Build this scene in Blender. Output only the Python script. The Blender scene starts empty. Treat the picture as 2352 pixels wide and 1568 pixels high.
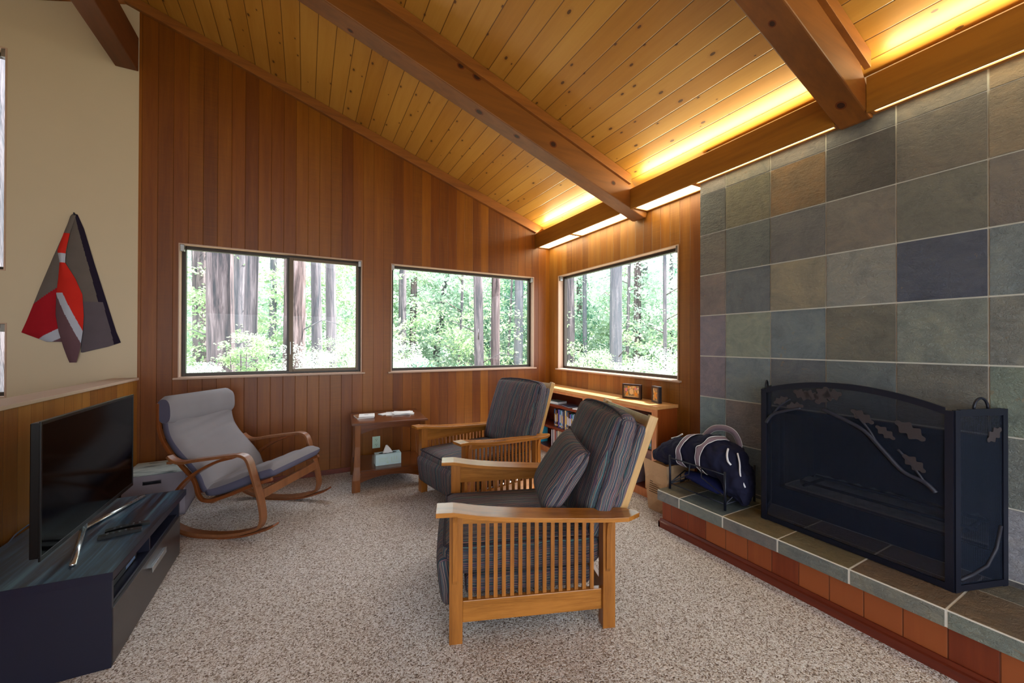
import bpy, bmesh, math, random
from math import sin, cos, pi, radians
from mathutils import Vector, Matrix
random.seed(7)
C = bpy.context.scene.collection
R = random.Random(11)

# ---------------------------------------------------------------- camera
sc = bpy.context.scene
YAW, PIT, ROL, HC = radians(28.0), .0046, .0028, 1.5
fw = Vector((sin(YAW)*cos(PIT), cos(YAW)*cos(PIT), sin(PIT)))
rt0 = Vector((cos(YAW), -sin(YAW), 0)); up0 = rt0.cross(fw)
rt = rt0*cos(ROL)+up0*sin(ROL); up = -rt0*sin(ROL)+up0*cos(ROL)
cd = bpy.data.cameras.new('camera'); cam = bpy.data.objects.new('camera', cd); C.objects.link(cam)
cd.sensor_width = 36; cd.lens = 893/2352*36; cd.clip_start = .05; cd.clip_end = 300
cam.matrix_world = Matrix(((rt.x, up.x, -fw.x, 0), (rt.y, up.y, -fw.y, 0), (rt.z, up.z, -fw.z, HC), (0, 0, 0, 1)))
sc.camera = cam
vs = sc.view_settings
vs.view_transform = 'Standard'; vs.look = 'None'; vs.exposure = 0.12; vs.gamma = 1.0; vs.use_curve_mapping = False
# ---------------------------------------------------------------- world and sun
w = bpy.data.worlds.new('world'); sc.world = w; w.use_nodes = True
bg = w.node_tree.nodes['Background']; bg.inputs[0].default_value = (.88, .95, 1.0, 1); bg.inputs[1].default_value = 5.6
sd = bpy.data.lights.new('sun', 'SUN'); sd.energy = 26.0; sd.angle = radians(.6); sd.color = (1, .95, .86)
sun = bpy.data.objects.new('sun', sd); C.objects.link(sun)
sun.rotation_euler = Vector((-1, .15, -1.6)).to_track_quat('-Z', 'Y').to_euler()

# ---------------------------------------------------------------- node helpers
def s2l(c):
    return tuple(((x/255)/12.92 if x/255 <= .04045 else ((x/255+.055)/1.055)**2.4) for x in c)
class NT:
    def __init__(s, name):
        s.m = bpy.data.materials.new(name); s.m.use_nodes = True; s.t = s.m.node_tree; s.n = s.t.nodes
        s.b = s.n['Principled BSDF']; s.out = s.n['Material Output']
    def node(s, ty, **kw):
        x = s.n.new(ty)
        for k, v in kw.items(): setattr(x, k, v)
        return x
    def link(s, a, b): s.t.links.new(a, b)
    def val(s, sock, v):
        if hasattr(v, 'is_output') or isinstance(v, bpy.types.NodeSocket): s.link(v, sock)
        else: sock.default_value = v
    def math(s, op, a, b=0., c=0., clamp=False):
        x = s.node('ShaderNodeMath', operation=op, use_clamp=clamp)
        s.val(x.inputs[0], a); s.val(x.inputs[1], b); s.val(x.inputs[2], c); return x.outputs[0]
    def obj(s): return s.node('ShaderNodeTexCoord').outputs['Object']
    def pos(s): return s.node('ShaderNodeNewGeometry').outputs['Position']
    def sep(s, v):
        x = s.node('ShaderNodeSeparateXYZ'); s.link(v, x.inputs[0]); return x.outputs
    def comb(s, a, b, c):
        x = s.node('ShaderNodeCombineXYZ')
        for i, v in enumerate((a, b, c)): s.val(x.inputs[i], v)
        return x.outputs[0]
    def scale(s, v, sc3):
        x = s.node('ShaderNodeVectorMath', operation='MULTIPLY'); s.link(v, x.inputs[0]); x.inputs[1].default_value = sc3; return x.outputs[0]
    def noise(s, v, scale=5, detail=3, rough=.55, dist=0., dim='3D', w=None):
        x = s.node('ShaderNodeTexNoise', noise_dimensions=dim)
        if v is not None: s.link(v, x.inputs['Vector'])
        if w is not None: s.val(x.inputs['W'], w)
        x.inputs['Scale'].default_value = scale; x.inputs['Detail'].default_value = detail
        x.inputs['Roughness'].default_value = rough; x.inputs['Distortion'].default_value = dist
        return x.outputs['Fac']
    def white(s, w):
        x = s.node('ShaderNodeTexWhiteNoise', noise_dimensions='1D'); s.val(x.inputs['W'], w); return x.outputs['Value']
    def ramp(s, f, stops, interp='LINEAR'):
        x = s.node('ShaderNodeValToRGB'); cr = x.color_ramp; cr.interpolation = interp
        while len(cr.elements) > 1: cr.elements.remove(cr.elements[0])
        cr.elements[0].position = stops[0][0]; cr.elements[0].color = (*stops[0][1], 1)
        for p, c in stops[1:]:
            e = cr.elements.new(p); e.color = (*c, 1)
        s.link(f, x.inputs[0]); return x.outputs[0]
    def mix(s, f, a, b, mode='MIX'):
        x = s.node('ShaderNodeMix', data_type='RGBA', blend_type=mode)
        s.val(x.inputs[0], f)
        for i, v in ((6, a), (7, b)):
            if isinstance(v, (tuple, list)): x.inputs[i].default_value = (*v[:3], 1)
            else: s.link(v, x.inputs[i])
        return x.outputs[2]
    def bump(s, h, strength=.3, dist=.01, base=None):
        x = s.node('ShaderNodeBump'); x.inputs['Strength'].default_value = strength; x.inputs['Distance'].default_value = dist
        s.link(h, x.inputs['Height'])
        if base is not None: s.link(base, x.inputs['Normal'])
        return x.outputs[0]
    def fin(s, col=None, rough=.5, spec=.5, normal=None, metal=0.):
        if col is not None:
            if isinstance(col, tuple): s.b.inputs['Base Color'].default_value = (*col[:3], 1)
            else: s.link(col, s.b.inputs['Base Color'])
        s.val(s.b.inputs['Roughness'], rough); s.b.inputs['Specular IOR Level'].default_value = spec
        s.b.inputs['Metallic'].default_value = metal
        if normal is not None: s.link(normal, s.b.inputs['Normal'])
        return s.m
def plain(name, rgb, rough=.5, spec=.4, metal=0., nz=.12, ns=8.):
    t = NT(name); c = s2l(rgb)
    f = t.noise(t.obj(), ns, 3)
    col = t.mix(f, tuple(x*(1-nz) for x in c), tuple(min(1, x*(1+nz)) for x in c))
    return t.fin(col, rough, spec, metal=metal)
def wood(name, dark, light, axis='x', rough=.35, gs=1., grain=.55, spec=.5, bump=.08):
    """wood with the grain running along the object's own axis"""
    t = NT(name); sc3 = {'x': (1.2, 14, 14), 'y': (14, 1.2, 14), 'z': (14, 14, 1.2)}[axis]
    v = t.scale(t.obj(), tuple(a*gs for a in sc3))
    oi = t.node('ShaderNodeObjectInfo').outputs['Random']
    add = t.node('ShaderNodeVectorMath', operation='ADD'); t.link(v, add.inputs[0]); t.link(t.comb(t.math('MULTIPLY', oi, 37.), 0, t.math('MULTIPLY', oi, 11.)), add.inputs[1])
    v = add.outputs[0]
    n1 = t.noise(v, 1., 3, .6, .6); n2 = t.noise(v, 6., 4, .7)
    f = t.math('ADD', t.math('MULTIPLY', n1, grain*1.4), t.math('MULTIPLY', n2, .45))
    col = t.ramp(f, [(.32, s2l(dark)), (.75, s2l(light))])
    return t.fin(col, rough, spec, t.bump(n2, bump, .003))
def boards(name, axis, pitch, off, stops, rough=.42, groove=.018, saw=0., knots=False, streak=9., long_axis='z', gcol=(.02, .008, .004), spec=.35, rw=.24, gst=.78):
    """tongue and groove boards across world axis; each board its own tone"""
    t = NT(name); p = t.pos(); s = t.sep(p); a = s['XYZ'.index(axis.upper())]
    u = t.math('DIVIDE', t.math('SUBTRACT', a, off), pitch); fl = t.math('FLOOR', u); fr = t.math('SUBTRACT', u, fl)
    rnd = t.white(t.math('ADD', fl, .5)); rnd2 = t.white(t.math('ADD', fl, 77.3))
    sc3 = {'z': (streak, streak, .55), 'y': (streak, .55, streak)}[long_axis]
    v = t.scale(p, sc3)
    add = t.node('ShaderNodeVectorMath', operation='ADD'); t.link(v, add.inputs[0]); t.link(t.comb(t.math('MULTIPLY', rnd, 19.), t.math('MULTIPLY', rnd, 7.), t.math('MULTIPLY', rnd2, 23.)), add.inputs[1]); v = add.outputs[0]
    n1 = t.noise(v, 1.3, 3, .6, .4); n2 = t.noise(v, 9., 3, .6)
    f = t.math('ADD', t.math('ADD', t.math('MULTIPLY', rnd, rw), (1-rw)*.22), t.math('ADD', t.math('MULTIPLY', n1, .42), t.math('MULTIPLY', n2, .16)))
    col = t.ramp(f, stops)
    h = n2
    if saw:
        sv = t.scale(p, (3., 3., 95.)); sw = t.noise(sv, 1., 2, .5, 1.2)
        col = t.mix(t.math('MULTIPLY', t.math('MULTIPLY', sw, rnd2), saw), col, (.02, .008, .004)); h = t.math('ADD', n2, t.math('MULTIPLY', sw, .8))
    if knots:
        vo = t.node('ShaderNodeTexVoronoi', feature='F1', voronoi_dimensions='2D'); kv = t.scale(p, (7., 3.6, 1.)); t.link(kv, vo.inputs['Vector']); vo.inputs['Scale'].default_value = 1.; vo.inputs['Randomness'].default_value = 1.
        vc = t.sep(vo.outputs['Color'])
        size = t.math('ADD', .02, t.math('MULTIPLY', vc[0], .055))
        k = t.math('LESS_THAN', vo.outputs['Distance'], size)
        k = t.math('MULTIPLY', k, t.math('GREATER_THAN', vc[1], .35))
        ring = t.math('SUBTRACT', 1., t.math('DIVIDE', vo.outputs['Distance'], t.math('MULTIPLY', size, 2.6)), clamp=True)
        ring = t.math('MULTIPLY', ring, t.math('GREATER_THAN', vc[1], .35))
        col = t.mix(t.math('MULTIPLY', ring, .45), col, s2l((120, 60, 20))); col = t.mix(t.math('MULTIPLY', k, .8), col, s2l((50, 24, 10)))
    e = t.math('MINIMUM', fr, t.math('SUBTRACT', 1., fr))
    g = t.math('LESS_THAN', e, groove)
    col = t.mix(t.math('MULTIPLY', g, gst), col, gcol)
    hg = t.math('ADD', t.math('MINIMUM', t.math('DIVIDE', e, groove*1.6), 1.), t.math('MULTIPLY', h, .08))
    return t.fin(col, rough, spec, t.bump(hg, .5, .004))

M = {}
RW2 = [(.25, s2l((92, 34, 18))), (.5, s2l((124, 54, 28))), (.8, s2l((148, 78, 40)))]
RW = [(.25, s2l((72, 31, 2))), (.45, s2l((102, 50, 3))), (.62, s2l((122, 66, 5))), (.85, s2l((144, 88, 14)))]
RWY = [(.25, s2l((90, 44, 12))), (.45, s2l((122, 68, 18))), (.62, s2l((142, 88, 28))), (.85, s2l((166, 114, 50)))]  # more golden copy: cove glow painted into the right wall's redwood
M['redwood_x'] = boards('redwood_boards_x', 'x', .1165, .02, RW, saw=.5, gst=.38)
M['redwood_y2'] = boards('redwood_base', 'y', .152, .03, RW2, rw=.6, gst=.5)
M['redwood_y'] = boards('redwood_boards_y', 'y', .1165, .03, RWY, saw=.5, gst=.38)
M['pine'] = boards('pine_ceiling', 'x', .1405, .085, [(.15, s2l((136, 86, 26))), (.5, s2l((164, 112, 42))), (.85, s2l((186, 138, 64)))], rough=.4, groove=.022, knots=True, streak=7., long_axis='y', gcol=s2l((70, 34, 10)))
M['beam'] = wood('beam_fir', (80, 42, 6), (122, 70, 18), 'x', .5, .35, .6)
M['beam_y'] = wood('beam_fir_y', (108, 66, 12), (154, 100, 26), 'y', .5, .35, .6)
M['beam_dark'] = wood('beam_fir_dark', (66, 30, 8), (98, 50, 14), 'y', .55, .35, .6)
M['trimwood'] = wood('trim_fir', (104, 56, 16), (142, 84, 30), 'x', .45, .5)
M['basewood'] = wood('base_redwood', (70, 22, 12), (112, 42, 22), 'y', .4, .6)
M['oak_x'] = wood('oak_x', (112, 66, 20), (172, 112, 48), 'x', .22, 1.5, .6)
M['oak_z'] = wood('oak_z', (108, 62, 18), (164, 104, 44), 'z', .28, 1.0, .6)
M['oak_y'] = wood('oak_y', (110, 64, 20), (166, 106, 46), 'y', .28, 1.0, .6)
M['oak_pale'] = wood('oak_pale', (150, 112, 64), (190, 152, 98), 'z', .35, 1.0, .5)
M['table_x'] = wood('table_x', (66, 32, 14), (106, 56, 24), 'x', .2, 1.0)
M['table_z'] = wood('table_z', (82, 44, 16), (128, 74, 28), 'z', .25, 1.0)
M['shelf_y'] = wood('shelf_y', (176, 116, 64), (208, 154, 98), 'y', .3, .8)  # bookcase top board lightened, sunlight painted into the wood colour
M['shelf_z'] = wood('shelf_z', (176, 104, 62), (206, 136, 88), 'z', .35, .8)
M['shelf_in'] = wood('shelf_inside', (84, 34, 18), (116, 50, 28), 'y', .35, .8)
M['shelf_end'] = wood('shelf_end', (110, 48, 16), (144, 70, 28), 'z', .3, .6)
M['bent'] = wood('bent_wood', (108, 66, 40), (140, 90, 58), 'z', .3, .8, .4)
M['bent_edge'] = wood('bent_wood_edge', (100, 52, 24), (132, 74, 38), 'z', .3, .8, .4)
M['plaster'] = plain('cream_plaster', (184, 168, 144), .9, .1, nz=.03, ns=3)
M['caps'] = plain('cap_board', (176, 150, 132), .5, .3, nz=.06)
M['liner'] = plain('window_liner', (172, 144, 126), .5, .3, nz=.05)
M['bronze'] = plain('bronze_frame', (52, 44, 38), .4, .4, .3)
M['bronze2'] = plain('bronze_sash', (84, 68, 50), .4, .4, .3)
M['metalgrey'] = plain('grey_metal', (150, 150, 150), .35, .5, .8)
M['silver'] = plain('silver_metal', (190, 196, 200), .25, .5, .9)
M['black'] = plain('black_plastic', (8, 8, 10), .3, .3)
M['iron'] = plain('black_iron', (24, 28, 44), .42, .5, .4)
M['button'] = plain('grey_button', (64, 66, 74), .5, .3)
M['white'] = plain('white_paper', (226, 228, 230), .7, .2, nz=.03)
M['outlet'] = plain('outlet_plastic', (196, 224, 206), .4, .4, nz=.02)
M['dark'] = plain('dark_slot', (20, 18, 18), .6, .2)
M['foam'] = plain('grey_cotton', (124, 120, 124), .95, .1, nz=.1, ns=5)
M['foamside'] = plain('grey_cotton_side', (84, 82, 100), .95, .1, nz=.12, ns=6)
M['brick'] = plain('sooty_brick', (40, 40, 44), .9, .1, nz=.4, ns=9)
M['ash'] = plain('wood_ash', (170, 178, 178), .95, .1, nz=.5, ns=14)
M['navy'] = plain('navy_canvas', (24, 25, 46), .85, .15, nz=.3, ns=7)
M['strap'] = plain('mauve_strap', (128, 112, 124), .85, .1, nz=.1, ns=40)
M['strap_edge'] = plain('strap_white_edge', (212, 212, 220), .8, .1)
M['kraft'] = plain('kraft_paper', (176, 144, 112), .85, .1, nz=.12, ns=12)
M['ink'] = plain('black_ink', (28, 22, 22), .7, .1)
M['card'] = plain('card_box', (200, 164, 118), .8, .1)
M['teal'] = plain('teal_cloth', (70, 176, 166), .8, .1)
M['tissuebox'] = plain('tissue_box', (190, 220, 226), .6, .3, nz=.06, ns=30)
M['tissuedec'] = plain('tissue_box_pattern', (186, 214, 204), .6, .3, nz=.04)
M['ground'] = plain('forest_floor', (150, 146, 128), .95, .1, nz=.5, ns=.8)

# carpet
t = NT('carpet'); p = t.pos()
wv = t.node('ShaderNodeTexNoise'); t.link(p, wv.inputs['Vector']); wv.inputs['Scale'].default_value = 60; wv.inputs['Detail'].default_value = 2
wm = t.node('ShaderNodeVectorMath', operation='MULTIPLY_ADD'); t.link(wv.outputs['Color'], wm.inputs[0]); wm.inputs[1].default_value = (.016, .016, .016); t.link(p, wm.inputs[2])
vo = t.node('ShaderNodeTexVoronoi'); t.link(wm.outputs[0], vo.inputs['Vector']); vo.inputs['Scale'].default_value = 185
vc = t.sep(vo.outputs['Color']); big = t.noise(p, 1.4, 2, .5); n1 = t.noise(p, 70, 2, .6)
f = t.math('ADD', t.math('MULTIPLY', vc[0], .72), t.math('MULTIPLY', n1, .40))
col = t.ramp(f, [(.20, s2l((102, 90, 84))), (.32, s2l((150, 134, 122))), (.46, s2l((192, 182, 174))), (.70, s2l((224, 220, 218))), (.95, s2l((244, 241, 242)))])
col = t.mix(t.math('MULTIPLY', big, .22), col, s2l((120, 106, 98)))
M['carpet'] = t.fin(col, .97, .05, t.bump(t.math('SUBTRACT', n1, t.math('MULTIPLY', vo.outputs['Distance'], .5)), .7, .01))
# slate (tile tone in a colour attribute)
t = NT('slate'); at = t.node('ShaderNodeVertexColor', layer_name='Col'); p = t.pos()
n1 = t.noise(p, 5.5, 7, .72, .8); n2 = t.noise(t.scale(p, (10, 14, 42)), 1., 5, .7, .8); n3 = t.noise(p, 34, 6, .75, .4)
d = t.ramp(n1, [(.3, (.62, .65, .70)), (.5, (1, 1, 1)), (.7, (1.35, 1.26, 1.10))])
col = t.mix(.85, at.outputs['Color'], d, 'MULTIPLY')
rst = t.math('MULTIPLY', t.math('GREATER_THAN', t.noise(p, 4.5, 5, .75, 1.5), .66), .35)
col = t.mix(rst, col, s2l((150, 118, 80)))
col = t.mix(t.math('MULTIPLY', n2, .22), col, s2l((40, 42, 44)))
M['slate'] = t.fin(col, t.math('ADD', .22, t.math('MULTIPLY', n3, .34)), .38, t.bump(t.math('ADD', t.math('MULTIPLY', n2, 1.1), n3), .85, .016))
M['grout'] = plain('grout', (206, 202, 194), .9, .1, nz=.08, ns=30)
# striped upholstery: threads run along the cushion's own y, tones change with x + z
def stripes(name):
    t = NT(name); o = t.obj(); s = t.sep(o)
    wob = t.math('ADD', t.math('MULTIPLY', t.noise(t.scale(o, (5, 5, 5)), 1., 2), .045), t.math('MULTIPLY', t.noise(t.scale(o, (30, 9, 30)), 1., 2), .004))
    nr = t.sep(t.node('ShaderNodeTexCoord').outputs['Normal']); side = t.math('GREATER_THAN', t.math('ABSOLUTE', nr[0]), .72)
    u = t.math('ADD', t.math('ADD', t.math('MULTIPLY', s[0], t.math('SUBTRACT', 1., side)), t.math('MULTIPLY', s[2], side)), wob)
    along = t.math('MULTIPLY', t.noise(t.comb(t.math('MULTIPLY', u, 60.), t.math('MULTIPLY', s[1], 2.2), t.math('MULTIPLY', s[2], 2.)), 1., 2), .5)
    a = t.noise(None, 150., 1, .6, dim='1D', w=u); b = t.noise(None, 190., 1, .5, dim='1D', w=t.math('ADD', u, 5.)); c2 = t.noise(None, 24., 2, .6, dim='1D', w=t.math('ADD', u, 9.))
    f = t.math('ADD', a, t.math('SUBTRACT', along, .25))
    base = t.ramp(c2, [(.2, s2l((50, 50, 84))), (.42, s2l((76, 66, 72))), (.5, s2l((44, 84, 96))), (.58, s2l((88, 70, 72))), (.8, s2l((66, 50, 88)))])
    col = t.ramp(f, [(0., s2l((28, 28, 52))), (.32, s2l((72, 64, 80))), (.40, s2l((40, 88, 100))), (.45, s2l((96, 80, 84))), (.50, s2l((44, 40, 76))), (.55, s2l((74, 130, 128))), (.58, s2l((58, 48, 64))), (.62, s2l((178, 124, 100))), (.66, s2l((100, 62, 116))), (.72, s2l((92, 160, 148)))], 'CONSTANT')
    col = t.mix(.30, col, base)
    col = t.mix(t.math('MULTIPLY', t.math('GREATER_THAN', b, .64), .6), col, s2l((186, 142, 116)))
    col = t.mix(t.math('MULTIPLY', t.math('LESS_THAN', b, .36), .6), col, s2l((24, 24, 38)))
    fz = t.noise(o, 90, 3); col = t.mix(t.math('MULTIPLY', fz, .18), col, s2l((110, 110, 120)))
    return t.fin(col, .95, .08, t.bump(t.math('ADD', t.math('MULTIPLY', a, .6), fz), .35, .004))
M['stripe'] = stripes('striped_upholstery')
M['pipe'] = plain('cushion_piping', (60, 56, 66), .9, .1, nz=.7, ns=70)
# black oak-grain laminate of the tv stand, blue daylight reflection painted into its grain
t = NT('black_laminate'); v = t.scale(t.obj(), (16, 1.0, 16)); n1 = t.noise(v, 1.6, 4, .65, .7)
M['laminate'] = t.fin(t.ramp(n1, [(.40, s2l((12, 20, 34))), (.54, s2l((32, 58, 82))), (.66, s2l((66, 104, 124)))]), .28, .5, t.bump(n1, .2, .002))
M['laminate2'] = plain('black_laminate_side', (22, 24, 42), .35, .5, nz=.15)
M['drawerf'] = plain('drawer_front', (50, 44, 46), .32, .5, nz=.1)
t = NT('screen'); M['screen'] = t.fin((.001, .001, .0015), .12, .06)
# pale driftwood box top
t = NT('box_wood'); v = t.scale(t.obj(), (2.2, 11, 11)); n1 = t.noise(v, 1.2, 4, .65, 1.6)
M['boxtop'] = t.fin(t.ramp(n1, [(.36, s2l((104, 116, 118))), (.46, s2l((176, 190, 188))), (.7, s2l((206, 214, 208)))]), .5, .3)
M['boxside'] = plain('box_side', (150, 144, 156), .6, .25, nz=.14, ns=3)
# transparent things
def glass():
    t = NT('window_glass'); tr = t.node('ShaderNodeBsdfTransparent'); gl = t.node('ShaderNodeBsdfGlossy'); gl.inputs['Roughness'].default_value = .01
    fr = t.node('ShaderNodeFresnel'); fr.inputs[0].default_value = 1.35; bf = t.node('ShaderNodeNewGeometry').outputs['Backfacing']
    mx = t.node('ShaderNodeMixShader'); t.link(t.math('MULTIPLY', fr.outputs[0], t.math('SUBTRACT', .55, bf, clamp=True)), mx.inputs[0]); t.link(tr.outputs[0], mx.inputs[1]); t.link(gl.outputs[0], mx.inputs[2]); t.link(mx.outputs[0], t.out.inputs[0]); return t.m
M['glass'] = glass()
t = NT('spark_mesh'); tr = t.node('ShaderNodeBsdfTransparent'); mx = t.node('ShaderNodeMixShader')
t.fin(s2l((24, 32, 48)), .6, .2); mx.inputs[0].default_value = .46; t.link(tr.outputs[0], mx.inputs[1]); t.link(t.b.outputs[0], mx.inputs[2]); t.link(mx.outputs[0], t.out.inputs[0]); M['mesh'] = t.m
def emis(name, rgb, st):
    t = NT(name); e = t.node('ShaderNodeEmission'); e.inputs[0].default_value = (*rgb, 1); e.inputs[1].default_value = st; t.link(e.outputs[0], t.out.inputs[0]); return t.m
M['diffuser'] = emis('lit_diffuser', (1, .90, .56), 11.0)
M['tube'] = emis('lit_tube', (1, .80, .42), 5.)
# bark and leaves
t = NT('bark'); v = t.scale(t.pos(), (9, 9, .7)); n1 = t.noise(v, 1.2, 4, .7, .4)
ob = t.node('ShaderNodeObjectInfo').outputs['Random']
c = t.ramp(n1, [(.34, s2l((44, 40, 42))), (.52, s2l((98, 84, 86))), (.7, s2l((144, 130, 134)))])
c = t.mix(t.math('MULTIPLY', ob, .5), c, s2l((110, 122, 136)))
M['bark'] = t.fin(c, .9, .1, t.bump(n1, .9, .05))
def leafm(name, a, b):
    t = NT(name); n = t.noise(t.pos(), 2.3, 2); n = t.math('ADD', t.math('MULTIPLY', n, .8), t.math('MULTIPLY', t.noise(t.pos(), 19, 1), .3))
    col = t.ramp(n, [(.35, s2l(a)), (.75, s2l(b))])
    di = t.node('ShaderNodeBsdfDiffuse'); tl = t.node('ShaderNodeBsdfTranslucent'); t.link(col, di.inputs[0]); t.link(col, tl.inputs[0])
    mx = t.node('ShaderNodeMixShader'); mx.inputs[0].default_value = .5; t.link(di.outputs[0], mx.inputs[1]); t.link(tl.outputs[0], mx.inputs[2]); t.link(mx.outputs[0], t.out.inputs[0]); return t.m
M['leaf'] = leafm('leaf_green', (110, 150, 116), (200, 216, 176))
M['leaf_pale'] = leafm('leaf_pale', (150, 186, 170), (228, 236, 222))
M['leaf_dark'] = leafm('leaf_dark', (60, 116, 98), (140, 184, 160))

# ---------------------------------------------------------------- mesh helpers
def I(): return Matrix.Identity(4)
def TR(x=0, y=0, z=0): return Matrix.Translation((x, y, z))
def RZ(a): return Matrix.Rotation(a, 4, 'Z')
def RX(a): return Matrix.Rotation(a, 4, 'X')
def RY(a): return Matrix.Rotation(a, 4, 'Y')
class MB:
    def __init__(s): s.v = []; s.f = []; s.mi = []; s.col = []
    def add(s, vs, fs, m=I(), mi=0, col=None):
        o = len(s.v); s.v += [tuple(m @ Vector(q)) for q in vs]
        for f in fs: s.f.append([i+o for i in f]); s.mi.append(mi); s.col.append(col)
        return s
    def box(s, x0, x1, y0, y1, z0, z1, m=I(), mi=0, col=None):
        vs = [(x, y, z) for z in (z0, z1) for y in (y0, y1) for x in (x0, x1)]
        return s.add(vs, [(0, 2, 3, 1), (4, 5, 7, 6), (0, 1, 5, 4), (2, 6, 7, 3), (0, 4, 6, 2), (1, 3, 7, 5)], m, mi, col)
    def prism(s, pts, d0, d1, plane='xz', m=I(), mi=0, col=None):
        """extrude a 2D outline; plane gives the outline's axes, the third axis is the depth"""
        n = len(pts)
        def P(a, b, d): return {'xz': (a, d, b), 'xy': (a, b, d), 'yz': (d, a, b)}[plane]
        vs = [P(a, b, d0) for a, b in pts]+[P(a, b, d1) for a, b in pts]
        fs = [tuple(range(n)), tuple(range(2*n-1, n-1, -1))]+[(i, i+n, (i+1) % n+n, (i+1) % n) for i in range(n)]
        return s.add(vs, fs, m, mi, col)
    def tube(s, pts, r, n=8, m=I(), mi=0, closed=False, r2=None):
        pts = [Vector(q) for q in pts]; k = len(pts); rr = r if isinstance(r, (list, tuple)) else [r]*k
        vs = []; prev = None
        for i, q in enumerate(pts):
            a = pts[(i-1) % k] if (closed or i > 0) else q; b = pts[(i+1) % k] if (closed or i < k-1) else q
            tg = (b-a).normalized()
            if prev is None: ref = Vector((0, 0, 1)) if abs(tg.z) < .9 else Vector((1, 0, 0)); u = tg.cross(ref).normalized()
            else: u = (prev-tg*prev.dot(tg)).normalized()
            prev = u; w2 = tg.cross(u)
            for j in range(n):
                an = 2*pi*j/n; vs.append(tuple(q+(u*cos(an)+w2*sin(an)*(1 if r2 is None else r2))*rr[i]))
        fs = []
        for i in range(k if closed else k-1):
            for j in range(n):
                a = i*n+j; b = i*n+(j+1) % n; c2 = ((i+1) % k)*n+(j+1) % n; d = ((i+1) % k)*n+j; fs.append((a, b, c2, d))
        if not closed: fs += [tuple(range(n-1, -1, -1)), tuple(range((k-1)*n, k*n))]
        return s.add(vs, fs, m, mi)
    def ribbon(s, prof, y0, y1, th, m=I(), mi=0):
        """a bent flat strip: prof = list of (x, z) centre points, thickness th, from y0 to y1"""
        L = []; k = len(prof)
        for i in range(k):
            a = Vector(prof[max(0, i-1)]); b = Vector(prof[min(k-1, i+1)]); t2 = (b-a).normalized(); n2 = Vector((-t2.y, t2.x)); q = Vector(prof[i])
            L.append((q+n2*th/2, q-n2*th/2))
        vs = []
        for a, b in L: vs += [(a.x, y0, a.y), (a.x, y1, a.y), (b.x, y1, b.y), (b.x, y0, b.y)]
        fs = [(0, 1, 2, 3), ((k-1)*4+3, (k-1)*4+2, (k-1)*4+1, (k-1)*4)]
        for i in range(k-1):
            for j in range(4): fs.append((i*4+j, i*4+4+j, i*4+4+(j+1) % 4, i*4+(j+1) % 4))
        return s.add(vs, fs, m, mi)
    def build(s, name, mats, parent=None, loc=None, m=None, bevel=0, smooth=False, seg=2, auto=False):
        me = bpy.data.meshes.new(name); me.from_pydata(s.v, [], s.f)
        mats = mats if isinstance(mats, (list, tuple)) else [mats]
        for q in mats: me.materials.append(M[q] if isinstance(q, str) else q)
        me.polygons.foreach_set('material_index', s.mi)
        if any(c is not None for c in s.col):
            ca = me.color_attributes.new('Col', 'FLOAT_COLOR', 'CORNER')
            for pl in me.polygons:
                c = s.col[pl.index] or (.5, .5, .5)
                for li in pl.loop_indices: ca.data[li].color = (*c, 1)
        bm = bmesh.new(); bm.from_mesh(me); bmesh.ops.recalc_face_normals(bm, faces=bm.faces); bm.to_mesh(me); bm.free()
        o = bpy.data.objects.new(name, me); C.objects.link(o)
        if parent is not None: o.parent = parent
        if m is not None: o.matrix_local = m
        elif loc: o.location = loc
        if smooth: me.polygons.foreach_set('use_smooth', [True]*len(me.polygons))
        if bevel:
            b = o.modifiers.new('bevel', 'BEVEL'); b.width = bevel; b.segments = seg; b.limit_method = 'ANGLE'; b.angle_limit = radians(40); b.use_clamp_overlap = True
        return o
def tag(o, label=None, cat=None, group=None, kind=None):
    if label: o['label'] = label
    if cat: o['category'] = cat
    if group: o['group'] = group
    if kind: o['kind'] = kind
    return o
def struct(o, label, cat='structure'): return tag(o, label, cat, kind='structure')
def empty(name, x=0, y=0, z=0, rz=0, label=None, cat=None, group=None):
    o = bpy.data.objects.new(name, None); C.objects.link(o); o.empty_display_size = .1
    o.location = (x, y, z); o.rotation_euler = (0, 0, rz); return tag(o, label, cat, group)
def kids(o): return [q for q in C.objects if q.parent == o]
def copy_tree(o, parent=None):
    c = o.copy(); C.objects.link(c); c.parent = parent
    for ch in kids(o): copy_tree(ch, c)
    return c
def smooth_path(pts, n=6):
    """Catmull-Rom through pts"""
    P = [Vector(p) for p in pts]; out = []
    for i in range(len(P)-1):
        p0 = P[max(0, i-1)]; p1 = P[i]; p2 = P[i+1]; p3 = P[min(len(P)-1, i+2)]
        for k in range(n):
            t = k/n; out.append(.5*((2*p1)+(-p0+p2)*t+(2*p0-5*p1+4*p2-p3)*t*t+(-p0+3*p1-3*p2+p3)*t**3))
    out.append(P[-1]); return out
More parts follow.
